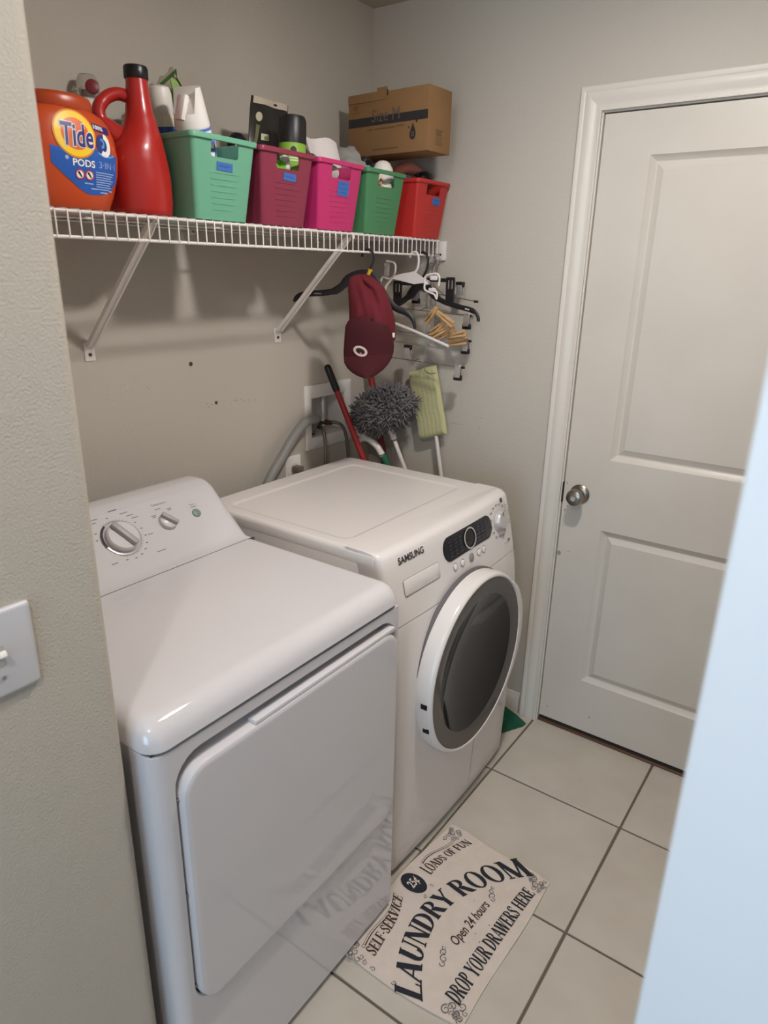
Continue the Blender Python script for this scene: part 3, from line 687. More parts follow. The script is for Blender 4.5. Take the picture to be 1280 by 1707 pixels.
# blue field with a curved lower edge and a wavy upper edge
for i in range(NN + 1):
    q = -1 + 2 * i / NN; x = 0.8565 + q * 0.063
    lo = 1.736 + 0.052 * max(0, -q - 0.05) ** 1.3 + 0.030 * max(0, q) ** 3; hi = 1.812 + 0.006 * math.sin(q * 3 + 0.5) + (0.006 if q < -0.6 else 0)
    lo = min(lo, hi - 0.002)
    for j in range(7): V.append((x, lo + (hi - lo) * j / 6))
for i in range(NN):
    for j in range(6): a = i * 7 + j; F.append((a, a + 7, a + 8, a + 1))
lab = put('label', (V, F), lab_m, TB, 0.0008)
put('logo_ring', ring2d(0.838, 1.838, 0.0245, 0.0275, 0.0345, 0.0385, 40), mat('logo_yellow', (250, 205, 30), 0.4), lab, 0.0012)
put('logo_disc', disc2d(0.838, 1.838, 0.0245, 0.0275, 30), mat('logo_orange', (224, 96, 24), 0.4), lab, 0.0012)
put('logo_glow', ring2d(0.838, 1.838, 0.0345, 0.0385, 0.0372, 0.0415, 40), mat('logo_amber', (226, 140, 30), 0.4), lab, 0.0011)
tv, tf_ = fit(text2d('Tide', bold=0.02), 0.057, 0.040)
o = put('logo_outline', ([(0.841 + u + v * 0.08, 1.836 + v) for u, v in fit(text2d('Tide', bold=0.055), 0.0605, 0.0432)[0]], fit(text2d('Tide', bold=0.055), 0.0605, 0.0432)[1]), mat('print_white', (238, 236, 234), 0.45), lab, 0.0019); o['kind'] = 'stuff'
o = put('logo_lettering', ([(0.841 + u + v * 0.08, 1.836 + v) for u, v in tv], tf_), mat('logo_navy', (42, 34, 112), 0.45), lab, 0.0025); o['kind'] = 'stuff'
def ptxt(name, s, x, z, wd, ht, m, h=0.0018, bold=0.02):
    v_, f_ = fit(text2d(s, bold=bold), wd, ht); o = put(name, ([(x + u, z + q) for u, q in v_], f_), m, lab, h); o['kind'] = 'stuff'
pw = mat('print_white', (238, 236, 234), 0.45)
ptxt('label_lettering', 'PODS', 0.8475, 1.7895, 0.040, 0.0125, pw)
ptxt('label_lettering', '3\u00b7IN\u00b71', 0.894, 1.7905, 0.036, 0.0115, mat('print_pale_blue', (150, 178, 226), 0.5), 0.0018, 0.0)
put('banner', ([(u, v - 0.10 * (u - 0.889)) for u, v in grid2d(0.872, 0.908, 1.849, 1.861, 4, 1)[0]], grid2d(0.872, 0.908, 1.849, 1.861, 4, 1)[1]), mat('logo_navy', (42, 34, 112), 0.45), lab, 0.0012)
v_, f_ = fit(text2d('100%', bold=0.03), 0.020, 0.0075); o = put('label_lettering', ([(0.8835 + u, 1.8555 + q - 0.1 * u) for u, q in v_], f_), pw, lab, 0.0018); o['kind'] = 'stuff'
# swirled capsule picture
put('capsule_blue', disc2d(0.8865, 1.828, 0.0115, 0.0165), mat('capsule_navy', (36, 62, 130), 0.4), lab, 0.0013)
put('capsule_white', ring2d(0.8905, 1.826, 0.0065, 0.011, 0.0145, 0.0205, 20, -2.2, 1.5), pw, lab, 0.0016)
put('capsule_light', ring2d(0.8865, 1.829, 0.002, 0.004, 0.0055, 0.0085, 16, -2.0, 2.2), mat('capsule_sky', (96, 150, 214), 0.4), lab, 0.0018)
put('splash', ring2d(0.894, 1.812, 0.012, 0.004, 0.019, 0.007, 18, PI * 1.0, PI * 2.0), mat('capsule_sky', (96, 150, 214), 0.4), lab, 0.0014)
for k, x in enumerate((0.8385, 0.8560)):
    put('warning_sign', ring2d(x, 1.7695, 0.0062, 0.0068, 0.0080, 0.0088, 22), mat('print_red', (200, 44, 40), 0.5), lab, 0.0018)
    put('warning_disc', disc2d(x, 1.7695, 0.0062, 0.0068, 16), pw, lab, 0.0016)
    put('warning_mark', stroke2d([(x - 0.003, 1.774), (x + 0.0005, 1.769), (x + 0.003, 1.765)], 0.004, 0.002), mat('print_black', (34, 30, 30), 0.5), lab, 0.0021)
b = B()
for q in range(8):
    z = 1.7765 - q * 0.0042; x1 = 0.908 - (q % 3) * 0.003 - 0.0006 * q * q * 0.3
    flat(b, grid2d(0.868, x1, z - 0.0009, z + 0.0009, 5, 1), lambda u, v: surf(lx(u), v, 0.0018))
for (x, z, wd) in ((0.854, 1.755, 0.016), (0.864, 1.7465, 0.012), (0.884, 1.7415, 0.016), (0.900, 1.7455, 0.008)): flat(b, grid2d(x - wd / 2, x + wd / 2, z - 0.0012, z + 0.0012, 2, 1), lambda u, v: surf(lx(u), v, 0.0018))
flat(b, disc2d(0.818, 1.796, 0.0032, 0.0036, 12), lambda u, v: surf(lx(u), v, 0.0018))
o = obj('label_print', b, mat('print_pale_blue', (150, 178, 226), 0.5), lab, smooth=0); o['kind'] = 'stuff'

# red jug
jm = mat('jug_red', (174, 36, 32), 0.3, coat=0.25)
ju = thing('detergent_jug', 'tall red plastic jug with a black cap and loop handle', 'jug', (1.024, 1.392, TOP))
jp = [(0.0, 1.024, 0.062, 0.058), (0.005, 1.024, 0.066, 0.063), (0.03, 1.024, 0.069, 0.066), (0.075, 1.024, 0.069, 0.066), (0.105, 1.022, 0.067, 0.063), (0.132, 1.022, 0.059, 0.056), (0.155, 1.027, 0.047, 0.047), (0.176, 1.030, 0.036, 0.037), (0.20, 1.031, 0.0285, 0.029), (0.225, 1.031, 0.0245, 0.025), (0.250, 1.031, 0.0225, 0.0225), (0.266, 1.031, 0.0215, 0.0215)]
jcy = 1.392
def jl(z, cx_, rx, ry, nn=36):
    out = []
    for k in range(nn):
        a = 2 * PI * k / nn; out.append((cx_ + rx * math.cos(a), jcy - (0.012 * min(1, max(0, (z - 0.1) / 0.08))) + ry * math.sin(a), TOP + z))
    return out
zz = []
for (a, b_) in zip(jp, jp[1:]):
    for q in range(3): f_ = q / 3; zz.append(tuple(a[i] + (b_[i] - a[i]) * f_ for i in range(4)))
zz.append(jp[-1])
b = B(); b.loft([jl(*p) for p in zz]); obj('body', b, jm, ju, smooth=60)
b = B(); b.tube(smoothpts([(1.020, 1.390, 1.936), (0.998, 1.402, 1.9415), (0.974, 1.410, 1.930), (0.958, 1.414, 1.908), (0.962, 1.411, 1.884), (0.988, 1.400, 1.858)], 5), [0.0125] * 12 + [0.0135] * 8 + [0.016, 0.018, 0.02, 0.022, 0.024, 0.026], 12); obj('handle', b, jm, ju, smooth=60)
b = B(); b.lathe([(0.0235, 1.9705), (0.0245, 1.973), (0.0245, 1.990), (0.0228, 1.994), (0, 1.9945)], 28, Matrix.Translation((1.031, 1.380, 0))); obj('cap', b, blk_pl, ju)

# spray bottle behind the tub: only its clear topped nozzle shows
clear = mat('clear_plastic', (225, 220, 214), 0.15, trans=0.85, ior=1.2)
sp = thing('spray_bottle', 'white bottle with a clear domed cap and dark red nozzle behind the orange tub', 'spray bottle', (0.985, 1.575, TOP))
sp.location = (1.044, 1.572, TOP)
b = B(); b.lathe([(0.028, TOP), (0.032, TOP + 0.004), (0.032, 1.87), (0.028, 1.90), (0.018, 1.925), (0.018, 1.945)], 24, Matrix.Translation((1.044, 1.572, 0))); obj('body', b, wht_pl, sp)
b = B(); b.lathe([(0.024, 1.928), (0.026, 1.932), (0.025, 1.950), (0.020, 1.958)], 24, Matrix.Translation((1.044, 1.572, 0))); obj('collar', b, wht_pl, sp)
b = B(); b.lathe([(0.012, 1.956), (0.012, 1.974)], 16, Matrix.Translation((1.044, 1.572, 0))); b.lathe([(0.0145, 0), (0.0145, 0.010), (0.011, 0.012), (0, 0.012)], 20, zto((1.044, 1.556, 1.978), (-0.5, -0.85, 0.1))); obj('nozzle', b, mat('nozzle_red', (122, 42, 48), 0.4), sp)
b = B(); b.lathe([(0.023, 1.956), (0.0245, 1.975), (0.0235, 1.992), (0.017, 2.004), (0.0, 2.006)], 24, Matrix.Translation((1.044, 1.572, 0)), False, False); obj('clear_cap', b, clear, sp)

# ================================================================== WHAT IS IN THE BINS
def pouch(b, M, wd, ht, th, crimp=0.015, nx=10, nz=12, wav=0.003):
    """a filled bag: flat at the top seam, thicker below; local x across, z up"""
    def P_(i, j, s):
        u = -1 + 2 * i / nx; v = j / nz
        e = (1 - u ** 4) * min(1, (1 - v) * 2.2) * min(1, 0.4 + v * 3)
        return (u * wd / 2 * (1 - 0.03 * math.sin(v * 5)), s * (0.0012 + th / 2 * e) + wav * math.sin(u * 5 + v * 7) * (0.4 + 0.6 * v), v * ht)
    for s in (-1, 1):
        V = [P_(i, j, s) for j in range(nz + 1) for i in range(nx + 1)]
        F = [(j * (nx + 1) + i, j * (nx + 1) + i + 1, (j + 1) * (nx + 1) + i + 1, (j + 1) * (nx + 1) + i) for j in range(nz) for i in range(nx)]
        t = B(); t.vf(V, F); b.join(t.bm, M)
    # closing strips
    t = B()
    for (i0) in (0, nx):
        for j in range(nz): t.vf([P_(i0, j, -1), P_(i0, j, 1), P_(i0, j + 1, 1), P_(i0, j + 1, -1)], [(0, 1, 2, 3)])
    for i in range(nx):
        t.vf([P_(i, nz, -1), P_(i + 1, nz, -1), P_(i + 1, nz, 1), P_(i, nz, 1)], [(0, 1, 2, 3)]); t.vf([P_(i, 0, -1), P_(i + 1, 0, -1), P_(i + 1, 0, 1), P_(i, 0, 1)], [(0, 1, 2, 3)])
    b.join(t.bm, M); return P_
def lean(loc, rx=0.0, ry=0.0, rz=0.0): return Matrix.Translation(loc) @ Euler((rx, ry, rz)).to_matrix().to_4x4()
BOT = TOP + 0.008
# seafoam bin
def spray_can(loc, ry, rx, rz):
    t = thing('aerosol_bottle', 'white flip top bottle with a blue banded label leaning in the seafoam bin', 'bottle', loc)
    M = lean(loc, rx, ry, rz) @ Matrix.Scale(1.12, 4)
    b = B(); b.lathe([(0.030, 0.0), (0.034, 0.004), (0.034, 0.155), (0.0335, 0.160)], 28, M); obj('body', b, mat('bottle_pale', (214, 214, 218), 0.35), t)
    b = B(); b.lathe([(0.0344, 0.110), (0.0346, 0.158)], 28, M, False, False); la = obj('label', b, mat('bottle_blue', (86, 116, 190), 0.4), t)
    b = B(); flat(b, grid2d(-2.1, -1.0, 0.128, 0.153, 6, 1), lambda u, v: tuple(M @ Vector((0.0351 * math.cos(u), 0.0351 * math.sin(u), v)))); pn = obj('label_panel', b, pw, la, smooth=0)
    b = B()
    for q in range(3): flat(b, grid2d(-1.75, -1.1 - 0.1 * q, 0.1335 + q * 0.006, 0.1365 + q * 0.006, 5, 1), lambda u, v: tuple(M @ Vector((0.0356 * math.cos(u), 0.0356 * math.sin(u), v))))
    o = obj('label_print', b, mat('print_slate', (70, 72, 92), 0.5), la, smooth=0); o['kind'] = 'stuff'
    # cap with a slanted cut-out and a thumb tab
    b = B(); n_ = 28; loops = []
    for z in (0.160, 0.178, 0.196, 0.214, 0.226):
        lp = []
        for k in range(n_):
            a = 2 * PI * k / n_; r = 0.0345 - 0.004 * (z - 0.16) / 0.066; c = math.cos(a)
            zz_ = z
            if z > 0.170:
                dip = max(0, min(1, (-c - 0.05) / 0.35)); zz_ = z - dip * (z - 0.170) * 0.72
            lp.append(M @ Vector((r * c, r * math.sin(a), zz_)))
        loops.append(lp)
    b.loft(loops, True, True); cp_ = obj('cap', b, wht_pl, t, smooth=35)
    b = B(); b.obox(M @ lean((-0.020, -0.004, 0.197), 0, 0.55, 0), 0.012, 0.022, 0.046, 0.003, 2); obj('spout', b, wht_pl, cp_)
    return t
spray_can((1.204, 1.372, BOT + 0.014), math.radians(-19), math.radians(7), 0)
t = thing('trigger_bottle', 'blue bottle with a cream ribbed collar and rounded white top in the seafoam bin', 'bottle', (1.122, 1.425, BOT))
M = lean((1.184, 1.470, BOT + 0.006), 0.06, -0.15, 0) @ Matrix.Scale(1.10, 4)
b = B(); b.lathe([(0.026, 0), (0.030, 0.004), (0.030, 0.13), (0.026, 0.155), (0.020, 0.168), (0.020, 0.180)], 24, M); obj('body', b, mat('bottle_deep_blue', (52, 74, 158), 0.35), t)
b = B()
b.loft([[tuple(M @ Vector((r * (1 + 0.04 * (k % 2)) * math.cos(2 * PI * k / 48), r * (1 + 0.04 * (k % 2)) * math.sin(2 * PI * k / 48), z))) for k in range(48)] for r, z in ((0.0225, 0.172), (0.0225, 0.194))]); obj('collar', b, mat('cream_plastic', (222, 214, 194), 0.4), t, smooth=20)
b = B(); b.lathe([(0.021, 0.194), (0.0235, 0.200), (0.0235, 0.232), (0.020, 0.243), (0.010, 0.247), (0, 0.248)], 24, M); obj('cap', b, mat('cap_white', (226, 218, 210), 0.35), t)
t = thing('foil_packet', 'tall green and grey packet with a torn top at the back of the seafoam bin', 'packet', (1.165, 1.50, BOT))
M = lean((1.208, 1.510, BOT + 0.016), -0.05, -0.02, 0.08) @ Matrix.Diagonal((0.9, 1, 1, 1))
b = B(); pouch(b, M, 0.105, 0.285, 0.018); 
for v in b.bm.verts:
    l = M.inverted() @ v.co
    if l.z > 0.18: v.co = M @ Vector((l.x, l.y, l.z + (0.035 * (l.x / 0.05) if l.z > 0.2 else 0) + (0.006 if int((l.x + 1) * 90) % 3 == 0 and l.z > 0.28 else 0)))
bag_m = mat('packet_tan', (150, 138, 120), 0.4); obj('body', b, bag_m, t)
b = B(); flat(b, ([(-0.050, 0.16), (0.050, 0.16), (0.048, 0.288), (-0.010, 0.250), (-0.050, 0.225)], [(0, 1, 2, 3, 4)]), lambda u, v: tuple(M @ Vector((u, -0.0135 + 0.004 * math.sin(v * 20), v)))); obj('label', b, mat('packet_green', (78, 128, 36), 0.45), t, smooth=0)
b = B(); flat(b, ([(-0.050, 0.245), (-0.046, 0.254), (-0.016, 0.268), (-0.012, 0.277), (0.048, 0.316), (0.0515, 0.318), (0.0525, 0.20), (0.049, 0.20), (0.046, 0.306), (-0.012, 0.268), (-0.016, 0.260)], [(0, 1, 10), (1, 2, 10), (2, 9, 10), (2, 3, 9), (3, 4, 9), (4, 8, 9), (4, 5, 8), (5, 6, 8), (6, 7, 8)]), lambda u, v: tuple(M @ Vector((u, -0.0145, v)))); obj('seam_edge', b, mat('packet_dark_green', (52, 84, 26), 0.45), t, smooth=0)
t = thing('foil_packet', 'slim green and blue packet leaning behind the white bottle in the seafoam bin', 'packet', (1.225, 1.46, BOT))
M = lean((1.238, 1.440, BOT + 0.012), -0.03, 0.0, 0.0) @ Matrix.Diagonal((0.88, 1, 1, 1))
b = B(); pouch(b, M, 0.075, 0.290, 0.016)
for v in b.bm.verts:
    l = M.inverted() @ v.co
    v.co = M @ Vector((l.x - 0.24 * max(0, l.z - 0.155), l.y, l.z + (0.25 * l.x if l.z > 0.26 else 0)))
obj('body', b, mat('packet_lime', (122, 156, 64), 0.45), t)
b = B(); flat(b, grid2d(-0.036, 0.037, 0.02, 0.205, 2, 4), lambda u, v: tuple(M @ Vector((u - 0.24 * max(0, v - 0.155), -0.0125, v)))); la = obj('label', b, mat('packet_blue', (92, 122, 190), 0.45), t, smooth=0)
b = B(); flat(b, ([(-0.030, 0.286), (0.037, 0.300), (0.037, 0.262), (0.0, 0.245)], [(0, 1, 2, 3)]), lambda u, v: tuple(M @ Vector((u - 0.24 * max(0, v - 0.155), -0.0085, v)))); obj('clear_top', b, mat('packet_grey', (152, 142, 130), 0.4), t, smooth=0)
t = thing('patterned_packet', 'white and blue printed packet seen through the seafoam bin handle', 'packet', (1.155, 1.318, BOT))
M = lean((1.164, 1.3245, BOT), 0.07, -0.12, 0)
b = B(); pouch(b, M, 0.055, 0.160, 0.010); obj('body', b, mat('packet_pale_blue', (178, 206, 220), 0.4), t)
b = B(); flat(b, grid2d(0.000, 0.022, 0.10, 0.155, 1, 3), lambda u, v: tuple(M @ Vector((u, -0.0085, v)))); la = obj('label', b, mat('print_blue', (84, 104, 168), 0.5), t, smooth=0)
b = B()
for q in range(3): flat(b, grid2d(0.004, 0.018, 0.107 + q * 0.016, 0.115 + q * 0.016, 1, 1), lambda u, v: tuple(M @ Vector((u, -0.0092, v))))
o = obj('label_print', b, pw, la, smooth=0); o['kind'] = 'stuff'
b = B(); flat(b, grid2d(0.004, 0.026, 0.085, 0.100, 1, 2), lambda u, v: tuple(M @ Vector((u, -0.0085, v)))); obj('green_strip', b, mat('packet_lime', (122, 156, 64), 0.45), t, smooth=0)
# maroon bin
t = thing('black_pouch', 'black foil pouch with a pale top edge standing in the maroon bin', 'pouch', (1.42, 1.46, BOT))
M = lean((1.416, 1.432, BOT + 0.006), -0.05, 0.0, 0.04) @ Matrix(((1, 0, 0.27, 0), (0, 1, 0, 0), (0, 0, 1, 0), (0, 0, 0, 1)))
b = B(); pouch(b, M, 0.132, 0.300, 0.040)
for v in b.bm.verts:
    l = M.inverted() @ v.co; v.co = M @ Vector((l.x * min(1, 0.70 + 1.8 * l.z), l.y, l.z))
obj('body', b, mat('foil_black', (36, 33, 30), 0.32), t)
def mp(u, v, h): return tuple(M @ Vector((u, -h - 0.0012 - 0.020 * (1 - (u / 0.066) ** 4) * min(1, (0.3 - v) / 0.3 * 2.2) + 0.003 * math.sin(u / 0.066 * 5 + v / 0.3 * 7) * (0.4 + 0.6 * v / 0.3), v)))
b = B(); flat(b, grid2d(-0.063, 0.063, 0.283, 0.2995, 12, 2), lambda u, v: mp(u, v, 0.002)); hd = obj('header', b, mat('header_pale', (176, 164, 148), 0.5), t)
b = B(); flat(b, disc2d(0.018, 0.291, 0.007, 0.003, 12), lambda u, v: mp(u, v, 0.0026)); obj('hang_hole', b, mat('print_black', (34, 30, 30), 0.5), hd)
b = B(); flat(b, disc2d(-0.044, 0.252, 0.0095, 0.0115, 18), lambda u, v: mp(u, v, 0.003)); obj('seal', b, mat('seal_cream', (172, 166, 142), 0.5), t)
b = B(); flat(b, grid2d(-0.036, -0.012, 0.196, 0.212, 3, 2), lambda u, v: mp(u, v, 0.003)); pt = obj('picture_patch', b, mat('patch_cream', (186, 182, 160), 0.5), t)
b = B(); flat(b, disc2d(-0.022, 0.202, 0.006, 0.005, 12), lambda u, v: mp(u, v, 0.004)); obj('picture_print', b, mat('patch_olive', (110, 116, 62), 0.5), pt)
b = B(); flat(b, stroke2d([(-0.046, 0.232), (-0.050, 0.20), (-0.058, 0.165)], 0.011, 0.007), lambda u, v: mp(u, v, 0.003)); flat(b, stroke2d([(-0.008, 0.225), (0.000, 0.216)], 0.002), lambda u, v: mp(u, v, 0.003)); o = obj('pouch_print', b, mat('print_olive', (92, 92, 58), 0.5), t, smooth=0); o['kind'] = 'stuff'
t = thing('aerosol_can', 'black capped can with a lime green label standing in the maroon bin', 'can', (1.468, 1.345, BOT))
M = lean((1.458, 1.350, BOT - 0.004), 0.0, 0.05, 0.0) @ Matrix.Diagonal((0.86, 0.86, 0.95, 1))
b = B(); b.lathe([(0.036, 0), (0.040, 0.004), (0.040, 0.205)], 28, M); obj('body', b, mat('can_dark', (44, 40, 40), 0.35), t)
b = B(); b.lathe([(0.0404, 0.135), (0.0404, 0.205)], 28, M, False, False); la = obj('label', b, mat('can_lime', (132, 172, 62), 0.4), t)
b = B(); b.lathe([(0.0412, 0.205), (0.0415, 0.208), (0.0405, 0.262), (0.036, 0.272), (0, 0.274)], 28, M); obj('cap', b, mat('cap_black', (30, 28, 29), 0.4), t)
cyl = lambda u, v, h=0.0408: tuple(M @ Vector((h * math.cos(u), h * math.sin(u), v)))
b = B(); flat(b, disc2d(-2.30, 0.186, 0.23, 0.0095, 16), cyl); sl_ = obj('emblem', b, mat('print_black', (34, 30, 30), 0.5), la)
b = B(); flat(b, ring2d(-1.75, 0.186, 0.10, 0.004, 0.15, 0.006, 14), lambda u, v: cyl(u, v, 0.0413)); obj('emblem_mark', b, pw, sl_) if False else None
b = B()
for q in range(2): flat(b, grid2d(-2.62, -1.98, 0.166 - q * 0.006, 0.169 - q * 0.006, 4, 1), cyl)
o = obj('label_print', b, mat('print_cream', (216, 220, 190), 0.5), la, smooth=0); o['kind'] = 'stuff'
t = thing('black_ball_cap', 'shiny black rounded bottle top poking up at the left of the maroon bin', 'bottle', (1.345, 1.452, BOT))
M = lean((1.360, 1.447, BOT), 0, 0.04, 0)
b = B(); b.lathe([(0.022, 0), (0.026, 0.004), (0.026, 0.125), (0.020, 0.150)], 20, M); obj('body', b, mat('can_dark', (44, 40, 40), 0.35), t)
b = B(); b.lathe([(0.020, 0.150), (0.025, 0.162), (0.027, 0.180), (0.024, 0.198), (0.015, 0.209), (0, 0.213)], 22, M); obj('cap', b, blk_gloss, t, smooth=60)
t = thing('green_packet', 'bright green packet with a crumpled clear top seen through the maroon bin handle', 'packet', (1.372, 1.318, BOT))
M = lean((1.366, 1.318, BOT), 0.05, 0.05, 0)
b = B(); pouch(b, M, 0.056, 0.142, 0.012); obj('body', b, mat('packet_bright_green', (104, 176, 44), 0.45), t)
b = B(); b.sphere((1.392, 1.306, BOT + 0.146), 0.016, 1.1, 0.5, 0.6, 1); b.sphere((1.404, 1.309, BOT + 0.132), 0.010, 0.9, 0.6, 1.5, 1); obj('crumpled_top', b, mat('crumple_white', (206, 202, 196), 0.4), t, smooth=0)
# pink bin
def cloth(b, c, rx, ry, rz, seed, sub=4, amp=0.25):
    rnd = random.Random(seed); ph = [rnd.uniform(0, 6) for _ in range(8)]
    t_ = bmesh.new(); bmesh.ops.create_icosphere(t_, subdivisions=sub, radius=1)
    for v in t_.verts:
        p = v.co.copy(); f_ = 1 + amp * (0.5 * math.sin(4 * p.x + 3 * p.y + ph[0]) * math.cos(3 * p.z + 2.5 * p.y + ph[1]) + 0.35 * math.sin(9 * p.x - 6 * p.z + ph[2]) + 0.2 * math.sin(15 * p.y + 11 * p.x + ph[3]))
        v.co = Vector((c[0] + p.x * rx * f_, c[1] + p.y * ry * f_, c[2] + p.z * rz * f_))
    b.join(t_); return b
t = thing('white_rag', 'crumpled white cloth with a square corner bulging out of the pink bin', 'cloth', (1.61, 1.42, BOT))
b = B(); cloth(b, (1.604, 1.445, TOP + 0.112), 0.056, 0.060, 0.100, 3)
rag = mat('rag_white', (222, 214, 212), 0.85, bump=(120, 0.3, 0.002)); ob = obj('folds', b, rag, t, smooth=70)
b = B()
V = []; F = []
for i in range(9):
    for j in range(6):
        u, v = i / 8, j / 5; V.append((1.575 + 0.135 * u, 1.385 + 0.02 * v + 0.006 * math.sin(u * 6), 1.905 + 0.045 * v - 0.030 * u * (1 - v) + 0.005 * math.sin(u * 7 + v * 3)))
for i in range(8):
    for j in range(5): a = i * 6 + j; F.append((a, a + 6, a + 7, a + 1))
b.vf(V, F); 
r_ = bmesh.ops.solidify(b.bm, geom=b.bm.faces[:], thickness=0.002)
obj('corner_flap', b, rag, t, smooth=70)
t = thing('grey_capped_bottle', 'upright bottle with a round grey top seen through the pink bin handle', 'bottle', (1.572, 1.318, BOT))
b = B(); M = Matrix.Translation((1.572, 1.332, BOT)); b.lathe([(0.017, 0), (0.019, 0.003), (0.019, 0.085), (0.010, 0.125)], 20, M); obj('body', b, mat('bottle_pale', (214, 214, 218), 0.35), t)
b = B(); b.lathe([(0.0165, -0.012), (0.0195, -0.008), (0.0195, 0.004), (0.016, 0.007), (0, 0.008)], 24, zto((1.572, 1.306, BOT + 0.134), (-0.45, -0.85, -0.15))); obj('cap', b, mat('cap_grey', (178, 168, 164), 0.35), t)
# leaf green bin
t = thing('grey_cloth', 'rumpled grey cloth piled at the left of the leaf green bin', 'cloth', (1.75, 1.42, BOT))
b = B(); cloth(b, (1.768, 1.415, TOP + 0.125), 0.050, 0.080, 0.105, 11); cloth(b, (1.758, 1.335, TOP + 0.165), 0.036, 0.022, 0.020, 5, 3)
obj('folds', b, mat('rag_grey', (142, 138, 134), 0.9, bump=(150, 0.3, 0.002)), t, smooth=70)
t = thing('white_dome_bottle', 'bottle with a white egg shaped top in the leaf green bin', 'bottle', (1.845, 1.335, BOT))
M = Matrix.Translation((1.845, 1.335, BOT))
b = B(); b.lathe([(0.028, 0), (0.032, 0.004), (0.032, 0.125), (0.026, 0.14)], 24, M); obj('body', b, mat('cream_plastic', (222, 214, 194), 0.4), t)
b = B(); b.lathe([(0.0315, 0.138), (0.033, 0.155), (0.030, 0.175), (0.022, 0.190), (0.012, 0.197), (0, 0.199)], 24, M); obj('cap', b, mat('cap_white', (226, 218, 210), 0.35), t, smooth=60)
t = thing('black_gadget', 'dark rounded tool wedged beside the carton in the leaf green bin', 'tool', (1.86, 1.45, BOT))
b = B(); b.obox(lean((1.855, 1.455, TOP + 0.115), 0.05, 0.12, 0.15), 0.050, 0.10, 0.224, 0.014, 3); obj('body', b, mat('can_dark', (44, 40, 40), 0.35), t)
b = B(); b.obox(lean((1.8425, 1.392, TOP + 0.185), 0.3, 0.3, 0.2), 0.020, 0.028, 0.05, 0.006, 2); obj('lever', b, blk_gloss, t)
t = thing('paper_wad', 'crumpled cream paper seen through the leaf green bin handle', 'paper', (1.80, 1.312, BOT))
b = B(); cloth(b, (1.806, 1.322, BOT + 0.075), 0.030, 0.016, 0.072, 21, 3, 0.35); obj('wad', b, mat('paper_cream', (216, 206, 176), 0.8), t, smooth=0)
b = B(); b.obox(lean((1.796, 1.3065, BOT + 0.134), 0, 0.5, 0), 0.012, 0.006, 0.020, 0.002, 1); obj('pink_scrap', b, mat('scrap_pink', (206, 142, 132), 0.7), t)
# red bin
t = thing('trigger_sprayer', 'pink and blue trigger sprayer with a black trigger in the red bin', 'spray bottle', (2.04, 1.38, BOT))
M = lean((2.042, 1.385, BOT), 0.0, 0.0, 0.0)
b = B(); b.lathe([(0.030, 0), (0.035, 0.004), (0.035, 0.11), (0.028, 0.14), (0.014, 0.162), (0.014, 0.175)], 24, M); obj('body', b, mat('sprayer_blue', (128, 140, 190), 0.35), t)
b = B(); b.loft([[(2.042 + 0.004 + x, 1.385 + y * 0.5, TOP + z) for x, y in rr(0, 0, wd, 0.03, 0.006, 3)] for z, wd in ((0.168, 0.03), (0.178, 0.036), (0.190, 0.040))]); obj('neck', b, mat('sprayer_lilac', (140, 140, 186), 0.35), t)
b = B(); b.tube(smoothpts([(2.000, 1.400, TOP + 0.186), (2.020, 1.392, TOP + 0.204), (2.045, 1.383, TOP + 0.211), (2.075, 1.372, TOP + 0.208), (2.100, 1.365, TOP + 0.200)], 4), [0.012, 0.014, 0.016, 0.017, 0.018, 0.018, 0.018, 0.018, 0.018, 0.017, 0.017, 0.016, 0.015, 0.014, 0.013, 0.012, 0.011], 14); obj('head', b, mat('sprayer_pink', (186, 110, 98), 0.4), t)
b = B(); b.tube(smoothpts([(2.072, 1.366, TOP + 0.198), (2.085, 1.355, TOP + 0.184), (2.082, 1.345, TOP + 0.170)], 4), 0.008, 8); obj('trigger', b, blk_pl, t)
t = thing('black_round_bottle', 'short black round topped bottle at the front of the red bin', 'bottle', (2.10, 1.325, BOT))
M = Matrix.Translation((2.098, 1.352, BOT + 0.0)); b = B(); b.lathe([(0.020, 0), (0.022, 0.004), (0.022, 0.10), (0.012, 0.165), (0.024, 0.172)], 22, M); obj('body', b, mat('can_dark', (44, 40, 40), 0.35), t)
b = B(); b.lathe([(0.024, 0.172), (0.0265, 0.176), (0.025, 0.186), (0.016, 0.196), (0, 0.198)], 22, M); obj('cap', b, blk_pl, t, smooth=60)

# ================================================================== CARTON
bx_ = thing('cardboard_box', 'brown cardboard carton with a black printed stripe lying across the bins at the right wall', 'box', (1.923, 1.528, 1.9425))
th = -1.5 - 0.1256; L_, D_, H_ = 0.309, 0.118, 0.1705
u_ = Vector((math.cos(th), math.sin(th), 0)); w_ = Vector((-math.sin(th), math.cos(th), 0)); o_ = Vector((1.923, 1.528, 1.9425))
def bxp(a, z, d=0.0): return tuple(o_ + u_ * a + w_ * d + Vector((0, 0, z)))
card = mat('cardboard', (140, 104, 66), 0.8, bump=(90, 0.08, 0.002), var=(9, (130, 96, 60), 0.8))
Mb = basis(bxp(L_ / 2, H_ / 2, D_ / 2), u_, w_, (0, 0, 1))
b = B(); b.obox(Mb, L_, D_, H_, 0.0018, 2); obj('body', b, card, bx_)
b = B(); b.obox(basis(bxp(0.076, H_ - 0.010, -0.0014), u_, w_, (0, 0, 1)), 0.152, 0.0016, 0.024, 0.0006, 1); b.obox(basis(bxp(0.135, H_ + 0.006, 0.0), u_, w_, (0, 0, 1)), 0.040, 0.0020, 0.012, 0.0008, 1); fl = obj('flap', b, card, bx_)
